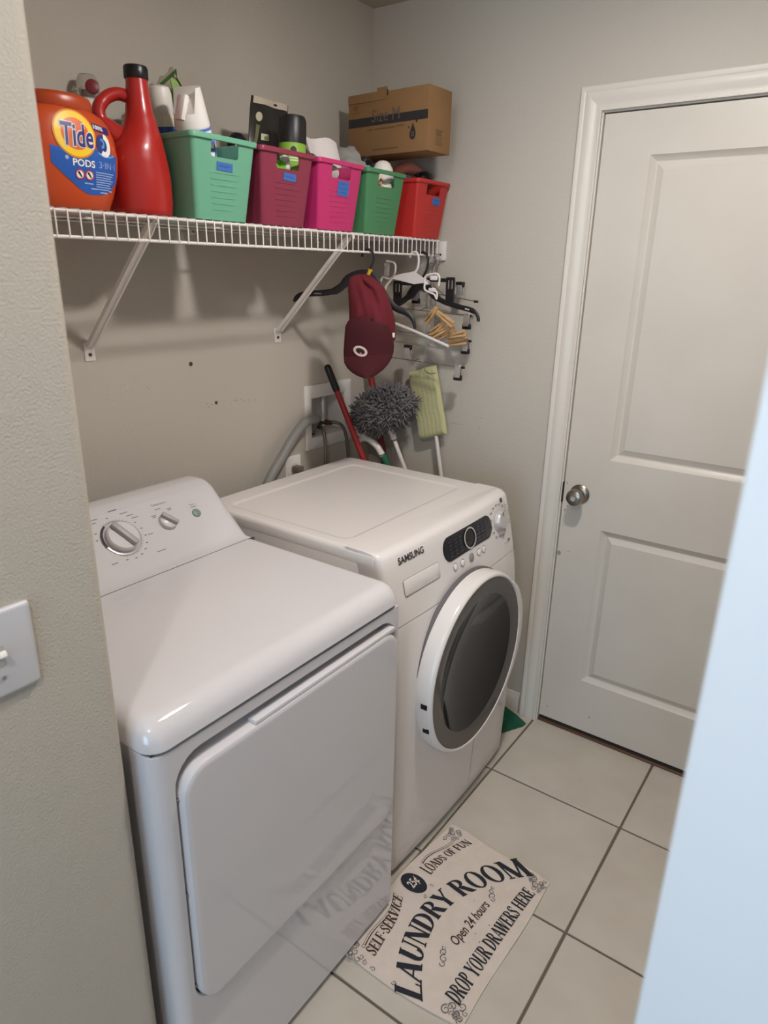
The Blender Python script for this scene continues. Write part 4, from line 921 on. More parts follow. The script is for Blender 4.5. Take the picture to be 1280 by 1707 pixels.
b = B(); b.obox(basis(bxp(0.1565, H_ - 0.004, -0.0008), u_, w_, (0, 0, 1)), 0.004, 0.0016, 0.016, 0.0004, 1); obj('flap_slot', b, mat('card_shadow', (60, 44, 28), 0.9), fl)
prn = mat('carton_ink', (44, 40, 40), 0.7)
fr = lambda u, v: bxp(u, v, -0.0008)
b = B(); flat(b, grid2d(0.0016, L_ - 0.0016, 0.083, 0.107, 1, 1), fr); st = obj('stripe', b, prn, bx_, smooth=0)
v_, f_ = fit(text2d('Size M'), 0.108, 0.034); b = B(); flat(b, ([(0.150 + q, 0.1085 + r) for q, r in v_], f_), lambda u, v: bxp(u, v, -0.0014)); o = obj('lettering', b, mat('carton_ink_grey', (96, 84, 72), 0.7), st, smooth=0); o['kind'] = 'stuff'
b = B()
for (x0, x1, z) in ((0.078, 0.100, 0.072), (0.108, 0.186, 0.072), (0.192, 0.222, 0.074), (0.10, 0.20, 0.016)): flat(b, grid2d(x0, x1, z - 0.0018, z + 0.0018, 1, 1), fr)
flat(b, grid2d(0.014, 0.048, 0.1225, 0.124, 1, 1), fr)
for (p, q) in (((0.028, 0.136), 0.007), ((0.037, 0.136), 0.007)): flat(b, ring2d(p[0], p[1], q * 0.35, q * 0.35, q * 0.8, q * 0.8, 12, 0.6, 5.0), fr)
o = obj('small_print', b, mat('carton_ink_brown', (104, 76, 48), 0.7), bx_, smooth=0); o['kind'] = 'stuff'
# drop pictogram
dp = [(0.2545, 0.078), (0.2495, 0.066), (0.2435, 0.052), (0.2425, 0.044), (0.2455, 0.036), (0.2515, 0.032), (0.2585, 0.033), (0.264, 0.039), (0.2655, 0.047), (0.2635, 0.056), (0.2590, 0.066)]
b = B(); flat(b, (dp, [tuple(range(len(dp)))]), fr); dr_ = obj('drop_print', b, prn, bx_, smooth=0)
b = B(); flat(b, ring2d(0.2545, 0.047, 0.003, 0.004, 0.005, 0.0065, 14), lambda u, v: bxp(u, v, -0.0014)); obj('drop_eye', b, mat('carton_eye', (128, 98, 66), 0.8), dr_, smooth=0)
b = B(); flat(b, disc2d(0.2675, 0.080, 0.0035, 0.004, 8), fr); flat(b, disc2d(0.2385, 0.066, 0.0022, 0.003, 8), fr); o = obj('splash_print', b, prn, bx_, smooth=0); o['kind'] = 'stuff'
sd = lambda u, v: tuple(o_ + u_ * (L_ + 0.0006) + w_ * u + Vector((0, 0, v)))
b = B()
for q in range(7): flat(b, grid2d(0.040 + 0.002 * (q % 2), 0.076 - 0.004 * (q % 3), 0.020 + q * 0.006, 0.0225 + q * 0.006 + (0.002 if q > 3 else 0), 1, 1), sd)
o = obj('side_print', b, mat('carton_ink_brown', (104, 76, 48), 0.7), bx_, smooth=0); o['kind'] = 'stuff'
b = B(); b.obox(basis(bxp(L_ / 2, H_ + 0.0006, D_ / 2), u_, w_, (0, 0, 1)), L_ - 0.004, 0.045, 0.0008); obj('packing_tape', b, mat('packing_tape', (176, 140, 92), 0.25), bx_)

# ================================================================== HANGERS
def flatbar(b, pts, hw, ht, nrm):
    """a bar of flattened section: hw half thickness along nrm, ht half depth in the plane (list or number)"""
    P = [Vector(p) for p in pts]; nrm = Vector(nrm).normalized(); hs = ht if isinstance(ht, list) else [ht] * len(P); loops = []
    for i, p in enumerate(P):
        d = (P[min(i + 1, len(P) - 1)] - P[max(i - 1, 0)]).normalized(); q = d.cross(nrm).normalized()
        loops.append([p + nrm * (hw * math.cos(a)) + q * (hs[i] * math.sin(a)) for a in [2 * PI * k / 10 for k in range(10)]])
    return b.loft(loops)
blk_h = mat('hanger_black', (28, 25, 27), 0.45); wht_h = mat('hanger_white', (226, 216, 212), 0.4)
RY, RZ = SY0 - 0.002, 1.6565           # lower front rail of the shelf
# 1: black hanger carrying the cap, swung a little on the rail
hx = 1.728; hu = Vector((-0.28, 0.96, 0)).normalized(); hn = Vector((0.96, 0.28, 0)).normalized()
def hp(u, v): return Vector((hx, RY, RZ)) + hu * u + Vector((0, 0, v))
h1 = thing('clothes_hanger', 'black contoured hanger with a maroon cap hooked over its middle', 'hanger', (hx, RY, RZ), group='hangers on the shelf rail')
b = B(); b.tube(smoothpts([hp(0.004, -0.070), hp(-0.006, -0.050), hp(-0.017, -0.028), hp(-0.018, -0.008), hp(-0.010, 0.0045), hp(0.0, 0.0072), hp(0.011, 0.004), hp(0.0165, -0.006), hp(0.017, -0.013)], 4), 0.0036, 8); obj('hook', b, blk_h, h1)
b = B(); hpts = [(0.244, -0.146), (0.228, -0.131), (0.192, -0.122), (0.141, -0.118), (0.104, -0.111), (0.078, -0.094), (0.060, -0.076), (0.03, -0.064), (0.0, -0.062), (-0.024, -0.076), (-0.052, -0.116), (-0.074, -0.143), (-0.096, -0.157), (-0.118, -0.164), (-0.136, -0.175), (-0.148, -0.191), (-0.153, -0.212)]
flatbar(b, smoothpts([hp(*q) for q in hpts], 3), 0.0045, [0.004, 0.006, 0.0075, 0.0085] + [0.0095] * 8 + [0.012] * 4 + [0.014] * 12 + [0.012] * 6 + [0.010] * 6 + [0.0085, 0.008, 0.0075, 0.007, 0.0065, 0.006, 0.005, 0.0045, 0.004], hn); obj('shoulders', b, blk_h, h1)
b = B(); b.obox(basis(hp(0.16, -0.1205) - hn * 0.0047, hu, (0, 0, 1), hn), 0.024, 0.004, 0.0006); obj('label_print', b, mat('hanger_print', (120, 114, 112), 0.5), h1)
b = B(); b.tube([hp(-0.010, -0.047), hp(-0.003, -0.066)], [0.0062, 0.0075], 10); obj('size_marker', b, mat('marker_yellow', (204, 162, 40), 0.45), h1)
# 2: white plastic hanger with clip frames
PN = Vector((1, 0, 0))
h2 = thing('clothes_hanger', 'white plastic hanger with square end clips and a slanting bar beside the cap', 'hanger', (1.98, RY, RZ), group='hangers on the shelf rail')
b = B(); b.tube(smoothpts([(1.98, 1.305, 1.592), (1.98, 1.287, 1.616), (1.98, 1.284, 1.644), (1.98, 1.290, 1.660), (1.98, 1.301, 1.6645), (1.98, 1.314, 1.660), (1.98, 1.319, 1.648)], 4), 0.0036, 8); obj('hook', b, wht_h, h2)
b = B(); pl_ = [(1.384, 1.589), (1.343, 1.598), (1.315, 1.602), (1.301, 1.606), (1.287, 1.598), (1.262, 1.585), (1.238, 1.576), (1.240, 1.568), (1.267, 1.570), (1.299, 1.566), (1.342, 1.574), (1.384, 1.581)]
b.loft([[(1.977, y, z) for y, z in pl_], [(1.983, y, z) for y, z in pl_]]); obj('shoulders', b, wht_h, h2)
def clipframe(x, pts, r=0.0032): 
    b = B(); b.tube(smoothpts([(x, y, z) for y, z in pts], 3), r, 8); return obj('clip_frame', b, wht_h, h2)
clipframe(1.978, [(1.383, 1.585), (1.374, 1.600), (1.373, 1.620), (1.382, 1.632), (1.410, 1.636)]); clipframe(1.978, [(1.383, 1.585), (1.400, 1.580), (1.424, 1.585), (1.432, 1.569)], 0.0028)
b = B(); b.box(1.974, 1.982, 1.398, 1.418, 1.588, 1.630, 0.003, 2); obj('clear_pad', b, mat('pad_clear', (190, 178, 170), 0.25, alpha=0.55), h2)
clipframe(1.955, [(1.241, 1.572), (1.243, 1.584), (1.234, 1.595), (1.200, 1.600), (1.188, 1.588), (1.190, 1.564)]); clipframe(1.955, [(1.241, 1.574), (1.242, 1.553), (1.228, 1.545), (1.204, 1.537), (1.196, 1.524), (1.195, 1.543), (1.212, 1.556)])
b = B(); b.box(1.951, 1.959, 1.196, 1.222, 1.580, 1.594, 0.003, 2); b.box(1.951, 1.959, 1.200, 1.226, 1.545, 1.557, 0.003, 2); b.box(1.955, 1.980, 1.236, 1.244, 1.566, 1.576, 0.002, 1); o = obj('clip_jaw', b, wht_h, h2); o['kind'] = 'stuff'
b = B(); b.tube(smoothpts([(1.98, 1.384, 1.585), (1.98, 1.415, 1.55), (1.98, 1.425, 1.49), (1.98, 1.417, 1.449), (1.98, 1.362, 1.436), (1.98, 1.269, 1.411), (1.98, 1.190, 1.388), (1.98, 1.157, 1.378)], 3), 0.0048, 8); obj('bar', b, wht_h, h2)
# 3: black skirt hanger with slotted loops
h3 = thing('clothes_hanger', 'black hanger with two slotted square loops, nearest the right wall', 'hanger', (2.03, RY, RZ), group='hangers on the shelf rail')
b = B(); b.tube(smoothpts([(2.03, 1.302, 1.580), (2.03, 1.285, 1.610), (2.03, 1.280, 1.640), (2.03, 1.287, 1.658), (2.03, 1.300, 1.6645), (2.03, 1.313, 1.660), (2.03, 1.318, 1.650)], 4), 0.0040, 8); obj('hook', b, blk_h, h3)
b = B(); flatbar(b, smoothpts([(2.03, 1.500, 1.430), (2.03, 1.470, 1.462), (2.03, 1.430, 1.488), (2.03, 1.385, 1.503), (2.03, 1.345, 1.530), (2.03, 1.322, 1.556), (2.03, 1.300, 1.562), (2.03, 1.276, 1.554), (2.03, 1.252, 1.532), (2.03, 1.213, 1.513), (2.03, 1.155, 1.500), (2.03, 1.111, 1.492), (2.03, 1.088, 1.480), (2.03, 1.080, 1.458)], 3), 0.0045, [0.004, 0.006, 0.008] + [0.010] * 9 + [0.016] * 10 + [0.012] * 4 + [0.0085] * 9 + [0.006] * 4 + [0.004], PN); obj('shoulders', b, blk_h, h3)
for (ya, yb, za, zb, s) in ((1.176, 1.206, 1.508, 1.590, 1), (1.382, 1.414, 1.506, 1.574, -1)):
    b = B()
    # slotted plate built around two slots, and the arm that ties it to the middle
    w3 = (yb - ya); zs0 = zb - 0.036; zs1 = zb - 0.010
    b.box(2.026, 2.034, ya, yb, za, zs0, 0.001, 1); b.box(2.026, 2.034, ya, yb, zs1, zb, 0.001, 1)
    for q in (0, 0.42, 0.84): b.box(2.026, 2.034, ya + w3 * q, ya + w3 * (q + 0.16), zs0 - 0.002, zs1 + 0.002)
    if s > 0: b.box(2.026, 2.034, yb - 0.002, yb + 0.075, zb - 0.016, zb - 0.004, 0.002, 1)
    else: b.box(2.026, 2.034, ya - 0.085, ya + 0.002, zb - 0.014, zb - 0.003, 0.002, 1)
    obj('slotted_loop', b, blk_h, h3)
b = B(); b.obox(basis((2.0252, 1.122, 1.494), (0, -1, -0.2), (0, -0.2, 1), (-1, 0, 0)), 0.016, 0.004, 0.0006); obj('label_print', b, mat('hanger_print_pale', (190, 186, 180), 0.5), h3)
# 4-6: steel skirt hangers with sliding clips
def clip(parent, x, y, z, up=False, tilt=0.0):
    """spring clip: two pressed steel cheeks, dark rubber jaws, finger tab"""
    M = lean((x, y, z), tilt, 0, 0)
    if up: M = M @ Matrix.Rotation(PI, 4, 'X')
    b = B()
    for s in (-1, 1): b.obox(M @ lean((s * 0.005, 0, -0.010), 0, -s * 0.10, 0), 0.0018, 0.022, 0.042, 0.0006, 1)
    b.obox(M @ Matrix.Translation((0, 0, 0.006)), 0.010, 0.018, 0.006, 0.001, 1)
    c = obj('clip', b, chrome, parent)
    b = B()
    for s in (-1, 1): b.obox(M @ lean((s * 0.0045, 0, -0.032), 0, -s * 0.1, 0), 0.007, 0.027, 0.017, 0.0012, 1)
    obj('rubber_jaw', b, blk_pl, c)
    return c
def steel_hanger(x, zb, y0, y1, label, hook, ends, tilt=0.0):
    t = thing('skirt_hanger', label, 'hanger', (x, RY, zb), group='steel clip hangers below the shelf')
    ym = hook[0][1]
    zz_ = lambda y: zb + (y - y1) * tilt
    b = B(); b.tube([(x, y0, zz_(y0)), (x, y1, zz_(y1))], 0.0016, 6); obj('bar', b, steel_wire, t)
    b = B(); b.lathe([(0.0042, 0), (0.0042, 0.012), (0.003, 0.014)], 8, zto((x, y1 + 0.010, zz_(y1)), (0, -1, 0))); obj('bar_tip', b, blk_pl, t)
    b = B(); b.tube(smoothpts([(x, ym + 0.045, zz_(ym + 0.045)), (x, ym + 0.018, zz_(ym) + 0.012)] + hook, 3), 0.0015, 6); obj('hook', b, steel_wire, t)
    b = B(); b.tube(smoothpts([(x, ym - 0.045, zz_(ym - 0.045)), (x, ym - 0.018, zz_(ym) + 0.012), (x, ym, zz_(ym) + 0.024)], 3), 0.0015, 6); obj('brace', b, steel_wire, t)
    for (yc, up) in ends: clip(t, x, yc, zz_(yc) + (-0.004 if not up else 0.012), up)
    return t
def railhook(x, z): return [(x, 1.300, z), (x, 1.301, 1.60), (x, 1.289, 1.632), (x, 1.289, 1.653), (x, 1.300, 1.6625), (x, 1.3125, 1.656), (x, 1.312, 1.646)]
steel_hanger(2.104, 1.515, 1.40, 1.130, 'steel clip hanger with the black tipped bar, highest of the steel ones', railhook(2.104, 1.54), [(1.197, True), (1.37, False)], 0.12)
steel_hanger(2.088, 1.470, 1.472, 1.142, 'steel clip hanger second from the top, clip level with the clothespins', railhook(2.088, 1.497), [(1.155, False)], 0.04)
steel_hanger(2.120, 1.385, 1.462, 1.155, 'steel clip hanger third from the top, clip just under the clothespins', railhook(2.120, 1.41), [(1.172, False)], 0.05)
steel_hanger(2.066, 1.302, 1.458, 1.145, 'lowest steel clip hanger with a clip at each end above the mop pad', railhook(2.066, 1.326), [(1.166, False), (1.372, True)], 0.03)
# wire ring with the wooden clothespins
rg = thing('wire_ring', 'thin wire loop hung under the hangers, threaded through clothespins', 'wire', (2.047, 1.245, 1.46))
b = B(); b.tube(smoothpts([(2.044, 1.285, 1.545), (2.046, 1.287, 1.500), (2.047, 1.270, 1.470), (2.048, 1.235, 1.450), (2.050, 1.205, 1.425), (2.056, 1.205, 1.395), (2.056, 1.230, 1.395), (2.050, 1.262, 1.42), (2.046, 1.285, 1.47), (2.044, 1.292, 1.52), (2.044, 1.285, 1.545)], 4), 0.0011, 6); obj('loop', b, steel_wire, rg)
pin_m = mat('pin_wood', (212, 172, 124), 0.65, bump=(80, 0.1, 0.001), var=(30, (192, 148, 98), 0.6))
pins = [((1.234, 1.493), (1.275, 1.445), 'highest, slanting down to the left'), ((1.240, 1.483), (1.170, 1.444), 'slanting down to the right below the white clip'),
        ((1.210, 1.448), (1.263, 1.410), 'upper of the two parallel pins in the middle'), ((1.196, 1.432), (1.262, 1.399), 'lower of the two parallel pins in the middle'),
        ((1.209, 1.409), (1.258, 1.390), 'lying flat on the white bar'), ((1.201, 1.402), (1.149, 1.415), 'pointing right, uppermost of the right cluster'),
        ((1.204, 1.390), (1.158, 1.404), 'pointing right, middle of the right cluster'), ((1.202, 1.376), (1.163, 1.386), 'lowest of the bunch, pointing right'), ((1.214, 1.424), (1.205, 1.378), 'hanging straight down in the cluster')]
for k, (p, q, lb) in enumerate(pins):
    x = 2.018 + 0.0095 * k; a = Vector((x, p[0], p[1])); e = Vector((x + 0.006 * (-1) ** k, q[0], q[1])); d = (e - a).normalized(); mid = (a + e) / 2; L_ = max(0.062, (e - a).length)
    t = thing('clothespin', 'wooden clothespin ' + lb, 'clothespin', mid, group='clothespins on the wire loop')
    side_ = d.cross(PN).normalized(); M0 = basis(mid, d, side_, d.cross(side_))
    for s in (-1, 1):
        bb = B(); bb.obox(M0 @ lean((0, s * 0.0050, 0), 0, 0, s * 0.06), L_ * 1.08, 0.0072, 0.0120, 0.0014, 1); obj('wooden_half', bb, pin_m, t)
    bb = B(); bb.tube([M0 @ Vector((0.004 * math.sin(u * 1.0), 0.0085 * math.cos(u), -0.008 + 0.0018 * u)) for u in [0.8 * i for i in range(9)]], 0.0009, 5); obj('spring', bb, steel_wire, t)

# ================================================================== CAP
capt = thing('baseball_cap', 'maroon baseball cap with an oval emblem hanging on the black hanger', 'cap', (1.685, 1.258, 1.44))
CU, CN_, CV = Vector((0.6, -0.8, 0)), Vector((-0.8, -0.6, 0)), Vector((0, 0, 1))
co_ = Vector((1.700, 1.273, 1.4445))
def cpx(px, py, nn):            # outline measured on the cap, centre 615/530
    u = (px - 615) * 0.00179; v = -(py - 530) * 0.00176 + 0.012; return co_ + CU * u + CV * (v + u * 0.10) + CN_ * nn
rows = [(450, 592, 610, 0.000), (455, 584, 618, 0.014), (463, 581, 627, 0.026), (474, 581, 640, 0.038), (488, 582, 647, 0.050), (502, 583, 652, 0.058), (516, 583, 656, 0.062), (530, 582, 659, 0.060), (546, 579, 660, 0.052), (562, 577, 660, 0.044)]
fold = lambda s, r: -0.016 * max(0, 1 - abs(s - 0.25 - 0.06 * (r - 4)) * 5) * (1 if r > 1 else 0) - 0.012 * max(0, 1 - abs(s + 0.45 - 0.05 * (r - 4)) * 5) * (1 if r > 2 else 0) + 0.009 * math.sin(5.5 * s + r * 0.9) * max(0, min(1, (r - 1) / 3)) + 0.010 * math.sin(10 * s - r * 1.3) * max(0, s + 0.2)
b = B(); NS = 22; loops = []
for r, (py, xl_, xr_, nm) in enumerate(rows):
    lp = []
    for k in range(NS + 1):
        s = -1 + 2 * k / NS; lp.append(cpx((xl_ + xr_) / 2 + s * (xr_ - xl_) / 2, py + 3 * math.sin(s * 3 + r) * (0.5 if r else 0), nm * math.sqrt(max(0, 1 - 0.93 * s * s)) + fold(s, r) * (1 - abs(s))))
    for k in range(1, NS):
        s = 1 - 2 * k / NS; lp.append(cpx((xl_ + xr_) / 2 + s * (xr_ - xl_) / 2 * 0.98, py, -0.012 * math.sqrt(1 - s * s)))
    loops.append(lp)
b.loft(loops)
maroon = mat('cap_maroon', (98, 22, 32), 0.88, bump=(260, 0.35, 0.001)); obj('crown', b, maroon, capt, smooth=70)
# front panel and brim, one bent plate facing down towards the viewer
bro = [(517, 600, 628, 0.070), (520, 590, 636, 0.071), (526, 581, 644, 0.072), (534, 577, 650, 0.071), (545, 576, 654, 0.068), (558, 575, 657, 0.062), (570, 574, 658, 0.056), (580, 574, 657.5, 0.053), (590, 575, 654, 0.054), (599, 580, 648, 0.057), (607, 588, 640, 0.061), (613, 597, 631, 0.064), (617, 606, 623, 0.066)]
def brim(off, k0=0, k1=None):
    out = []
    for r, (py, xl_, xr_, nm) in enumerate(bro):
        lp = []
        for k in range(NS + 1):
            s = -1 + 2 * k / NS; curve = (0.030 if r < 8 else 0.022) * s * s
            lp.append(cpx((xl_ + xr_) / 2 + s * (xr_ - xl_) / 2, py + (4 * s if r < 6 else 0), nm - curve + off))
        out.append(lp)
    return out
fr_, bk_ = brim(0.0), brim(-0.004)
b = B(); b.loft([f_ + g_[::-1] for f_, g_ in zip(fr_[:8], bk_[:8])]); fp_ = obj('front_panel', b, mat('cap_shaded_maroon', (68, 15, 23), 0.88, bump=(260, 0.35, 0.001)), capt, smooth=70)  # darker copy of the cap maroon, with the down-facing panel's shade put into it
b = B(); b.loft([f_ + g_[::-1] for f_, g_ in zip(brim(0.0015)[7:], brim(-0.0025)[7:])]); obj('brim', b, mat('cap_shaded_maroon', (68, 15, 23), 0.88), capt, smooth=70)
def emb(u, v, h):
    px, py = 602 + (u * 0.90 + v * 0.35), 571.5 - v * 0.92 + u * 0.42
    xl_, xr_ = 574, 657; s = (px - (xl_ + xr_) / 2) / ((xr_ - xl_) / 2); return cpx(px, py, 0.0565 - 0.030 * s * s + h + (571 - py) * 0.0003)
b = B(); flat(b, ring2d(0, 0, 8.2, 4.6, 12.6, 8.4, 28), lambda u, v: emb(u, v, 0.0022)); em = obj('emblem_ring', b, mat('emblem_white', (214, 190, 184), 0.7), capt)
b = B(); flat(b, disc2d(0, 0, 8.6, 5.0, 20), lambda u, v: emb(u, v, 0.0016)); obj('emblem_ground', b, mat('emblem_dark', (58, 22, 26), 0.8), em)
b = B(); flat(b, ([(-6, 2.4), (-1, 2.8), (3, 1.0), (7, -0.6), (3, -1.6), (-1, -0.4), (-4, 0.2)], [(0, 1, 6), (1, 2, 5, 6), (2, 3, 4, 5)]), lambda u, v: emb(u, v, 0.0024)); obj('emblem_figure', b, mat('print_black', (34, 30, 30), 0.5), em)
b = B(); flat(b, ([(0, -2.0), (3.2, -2.4), (4.4, -3.6), (0.6, -3.4)], [(0, 1, 2, 3)]), lambda u, v: emb(u, v, 0.0026)); obj('emblem_spot', b, mat('emblem_white', (214, 190, 184), 0.7), em)
b = B(); b.obox(basis(cpx(656.5, 551, 0.034), CU, CV, CN_), 0.007, 0.013, 0.003, 0.0006, 1); obj('tag', b, mat('tag_white', (222, 212, 206), 0.7), capt)
b = B(); b.sphere(cpx(621, 520, 0.0715), 0.004, sub=2); obj('button', b, mat('cap_shaded_maroon', (68, 15, 23), 0.88), capt)

# ================================================================== WASHER BOX, HOSES, OUTLETS
wb = thing('washer_outlet_box', 'white recessed washer valve box in the back wall above the washing machine', 'outlet box', (1.905, YB, 1.0))
b = B(); nq = 3
fo, fi = rr(1.9075, 1.108, 0.256, 0.230, 0.004, nq), rr(1.905, 1.1065, 0.184, 0.141, 0.003, nq)
b.loft([L3(fo, YB - 0.0002), L3(fo, YB - 0.005), L3(rr(1.9075, 1.108, 0.250, 0.224, 0.004, nq), YB - 0.0065), L3(rr(1.905, 1.1065, 0.190, 0.147, 0.003, nq), YB - 0.006), L3(fi, YB - 0.004), L3(fi, YB + 0.085)], False, True)
obj('frame', b, mat('box_plastic', (222, 217, 212), 0.45), wb, smooth=30)
b = B(); b.lathe([(0.009, 1.060), (0.009, 1.085), (0.006, 1.088), (0.006, 1.104), (0.0095, 1.106), (0.0095, 1.162), (0.006, 1.168), (0, 1.169)], 16, Matrix.Translation((1.915, 1.640, 0))); obj('hammer_arrestor', b, mat('arrestor_grey', (206, 204, 204), 0.3, 0.3), wb)
for (x, z, c) in ((1.915, 1.072, (150, 32, 34)), (1.868, 1.066, (52, 64, 110))):
    b = B(); b.lathe([(0.008, 0), (0.011, 0.004), (0.011, 0.020), (0.008, 0.024), (0.008, 0.034)], 12, zto((x, 1.655, z), (0.1, -1, 0))); v_ = obj('valve', b, brass, wb)
    b = B(); b.obox(lean((x + 0.012, 1.630, z + 0.004), 0, 0.3, 0), 0.030, 0.008, 0.010, 0.003, 2); obj('valve_handle', b, mat('valve_%d' % c[0], c, 0.45), v_)
b = B(); b.lathe([(0.022, 0), (0.022, 0.004), (0.016, 0.005)], 20, Matrix.Translation((1.850, 1.652, OZ0 + 0.0015))); obj('drain_collar', b, blk_pl, wb)
dh = thing('drain_hose', 'thick grey drain hose curving from the valve box down behind the machines', 'hose', (1.55, 1.57, 0.95))
b = B(); hpth = smoothpts([(1.45, 1.556, 0.55), (1.462, 1.556, 0.70), (1.490, 1.557, 0.83), (1.545, 1.559, 0.942), (1.611, 1.562, 1.010), (1.690, 1.568, 1.078), (1.752, 1.576, 1.108), (1.806, 1.580, 1.110), (1.842, 1.612, 1.096), (1.850, 1.648, 1.045)], 10)
b.tube(hpth, 0.0165, 14); obj('hose', b, mat('hose_grey', (128, 126, 122), 0.5), dh, smooth=60)
hs_m = mat('hose_steel', (118, 112, 104), 0.35, 0.6, bump=(500, 0.4, 0.001))
for k, (pts, lb) in enumerate((([(1.868, 1.620, 1.066), (1.858, 1.596, 1.068), (1.848, 1.578, 1.050), (1.846, 1.570, 1.005), (1.836, 1.563, 0.94), (1.820, 1.560, 0.80)], 'left braided supply hose running down from the valve box'), ([(1.918, 1.620, 1.072), (1.928, 1.592, 1.076), (1.950, 1.575, 1.060), (1.966, 1.568, 1.010), (1.969, 1.563, 0.935), (1.965, 1.560, 0.80)], 'right braided supply hose running down behind the red pole'))):
    t = thing('supply_hose', lb, 'hose', pts[-1], group='supply hoses of the washing machine')
    b = B(); b.tube(smoothpts(pts, 6), 0.0062, 10); obj('hose', b, hs_m, t, smooth=60)
    b = B(); a_, c_ = Vector(pts[0]), Vector(pts[1]); b.tube([a_, a_ + (c_ - a_) * 0.6], 0.0088, 8); obj('coupling', b, brass, t)
wo = thing('power_outlet', 'white wall outlet with a grey plug behind the washing machine', 'outlet', (1.713, YB, 0.93))
b = B(); b.loft([L3(rr(1.713, 0.932, 0.074, 0.116, 0.004, 3), YB), L3(rr(1.713, 0.932, 0.074, 0.116, 0.004, 3), YB - 0.004), L3(rr(1.713, 0.932, 0.070, 0.112, 0.004, 3), YB - 0.006)]); obj('plate', b, wht_pl, wo)
for z in (0.912, 0.952):
    b = B(); b.loft([L3(rr(1.713, z, 0.034, 0.028, 0.012, 4), YB - 0.005), L3(rr(1.713, z, 0.033, 0.027, 0.012, 4), YB - 0.0075)]); obj('socket', b, mat('socket_white', (216, 208, 202), 0.4), wo)
pg = thing('power_plug', 'grey brown plug and cord in the wall outlet behind the washing machine', 'plug', (1.713, YB - 0.02, 0.945))
b = B(); b.box(1.698, 1.728, YB - 0.042, YB - 0.008, 0.936, 0.958, 0.005, 2); obj('body', b, mat('plug_brown', (112, 98, 92), 0.5), pg)
b = B(); b.tube(smoothpts([(1.714, YB - 0.040, 0.947), (1.722, YB - 0.052, 0.930), (1.728, YB - 0.052, 0.88), (1.726, YB - 0.05, 0.74)], 5), 0.004, 8); obj('cord', b, mat('plug_brown', (112, 98, 92), 0.5), pg)
# light switch on the near wall
ls = thing('light_switch', 'white two gang switch plate on the near wall at the left edge', 'switch', (0.3114, YN, 1.160))
b = B(); b.loft([L3(rr(0.3114, 1.160, 0.116, 0.114, 0.003, 3), YN), L3(rr(0.3114, 1.160, 0.116, 0.114, 0.003, 3), YN - 0.0035), L3(rr(0.3114, 1.160, 0.113, 0.111, 0.003, 3), YN - 0.0058), L3(rr(0.3114, 1.160, 0.107, 0.105, 0.003, 3), YN - 0.0066)]); obj('plate', b, mat('switch_white', (196, 194, 196), 0.35), ls)
for x in (0.2784, 0.3244):
    b = B(); b.box(x - 0.0055, x + 0.0055, YN - 0.0075, YN - 0.005, 1.146, 1.174, 0.0006, 1); hs_ = obj('toggle_slot', b, mat('slot_grey', (170, 166, 160), 0.5), ls)
    b = B(); b.obox(lean((x, YN - 0.0125, 1.1635), -0.55, 0, 0), 0.0085, 0.014, 0.0085, 0.002, 2); obj('toggle', b, wht_pl, hs_)
    for z in (1.130, 1.190):
        b = B(); b.lathe([(0.003, 0), (0.0028, 0.0012), (0, 0.0014)], 10, zto((x, YN - 0.0066, z), (0, -1, 0))); obj('plate_screw', b, mat('screw_grey', (160, 156, 150), 0.4, 0.5), ls)

# ================================================================== TOOLS BETWEEN WASHER AND RIGHT WALL
def pole(b, a, e, r, n_=12, **k): return b.tube([a, e], r, n_)
tl = thing('broom', 'red pole with a black grip leaning across the valve box', 'broom', (2.08, 1.125, 0.0))
A, E_ = Vector((1.872, 1.583, 1.291)), Vector((2.08, 1.125, 0.06)); d = (E_ - A).normalized()
b = B(); pole(b, A + d * 0.09, E_, 0.0105); obj('pole', b, red_pole, tl)
b = B(); b.tube([A, A + d * 0.004, A + d * 0.012, A + d * 0.085, A + d * 0.098], [0.006, 0.0105, 0.0128, 0.0130, 0.0115], 14); obj('grip', b, blk_pl, tl)
b = B(); b.obox(basis(E_ + Vector((0, 0, -0.03)), (1, 0.1, 0), (-0.1, 1, 0), (0, 0, 1)), 0.045, 0.10, 0.06, 0.006, 2); obj('brush', b, mat('bristle_grey', (70, 66, 62), 0.9), tl)
tl = thing('mop_handle', 'thick red pole rising behind the cap and the grey duster', 'pole', (2.11, 1.30, 0.0))
A, E_ = Vector((2.095, 1.586, 1.372)), Vector((2.138, 1.325, 0.012)); d = (E_ - A).normalized()
b = B(); b.tube([A, A + d * 0.006, E_], [0.010, 0.0125, 0.0125], 14); obj('pole', b, mat('red_pole_dark', (138, 32, 38), 0.42), tl)
b = B(); b.tube([E_ - d * 0.05, E_], 0.0145, 14); obj('ferrule', b, blk_pl, tl)
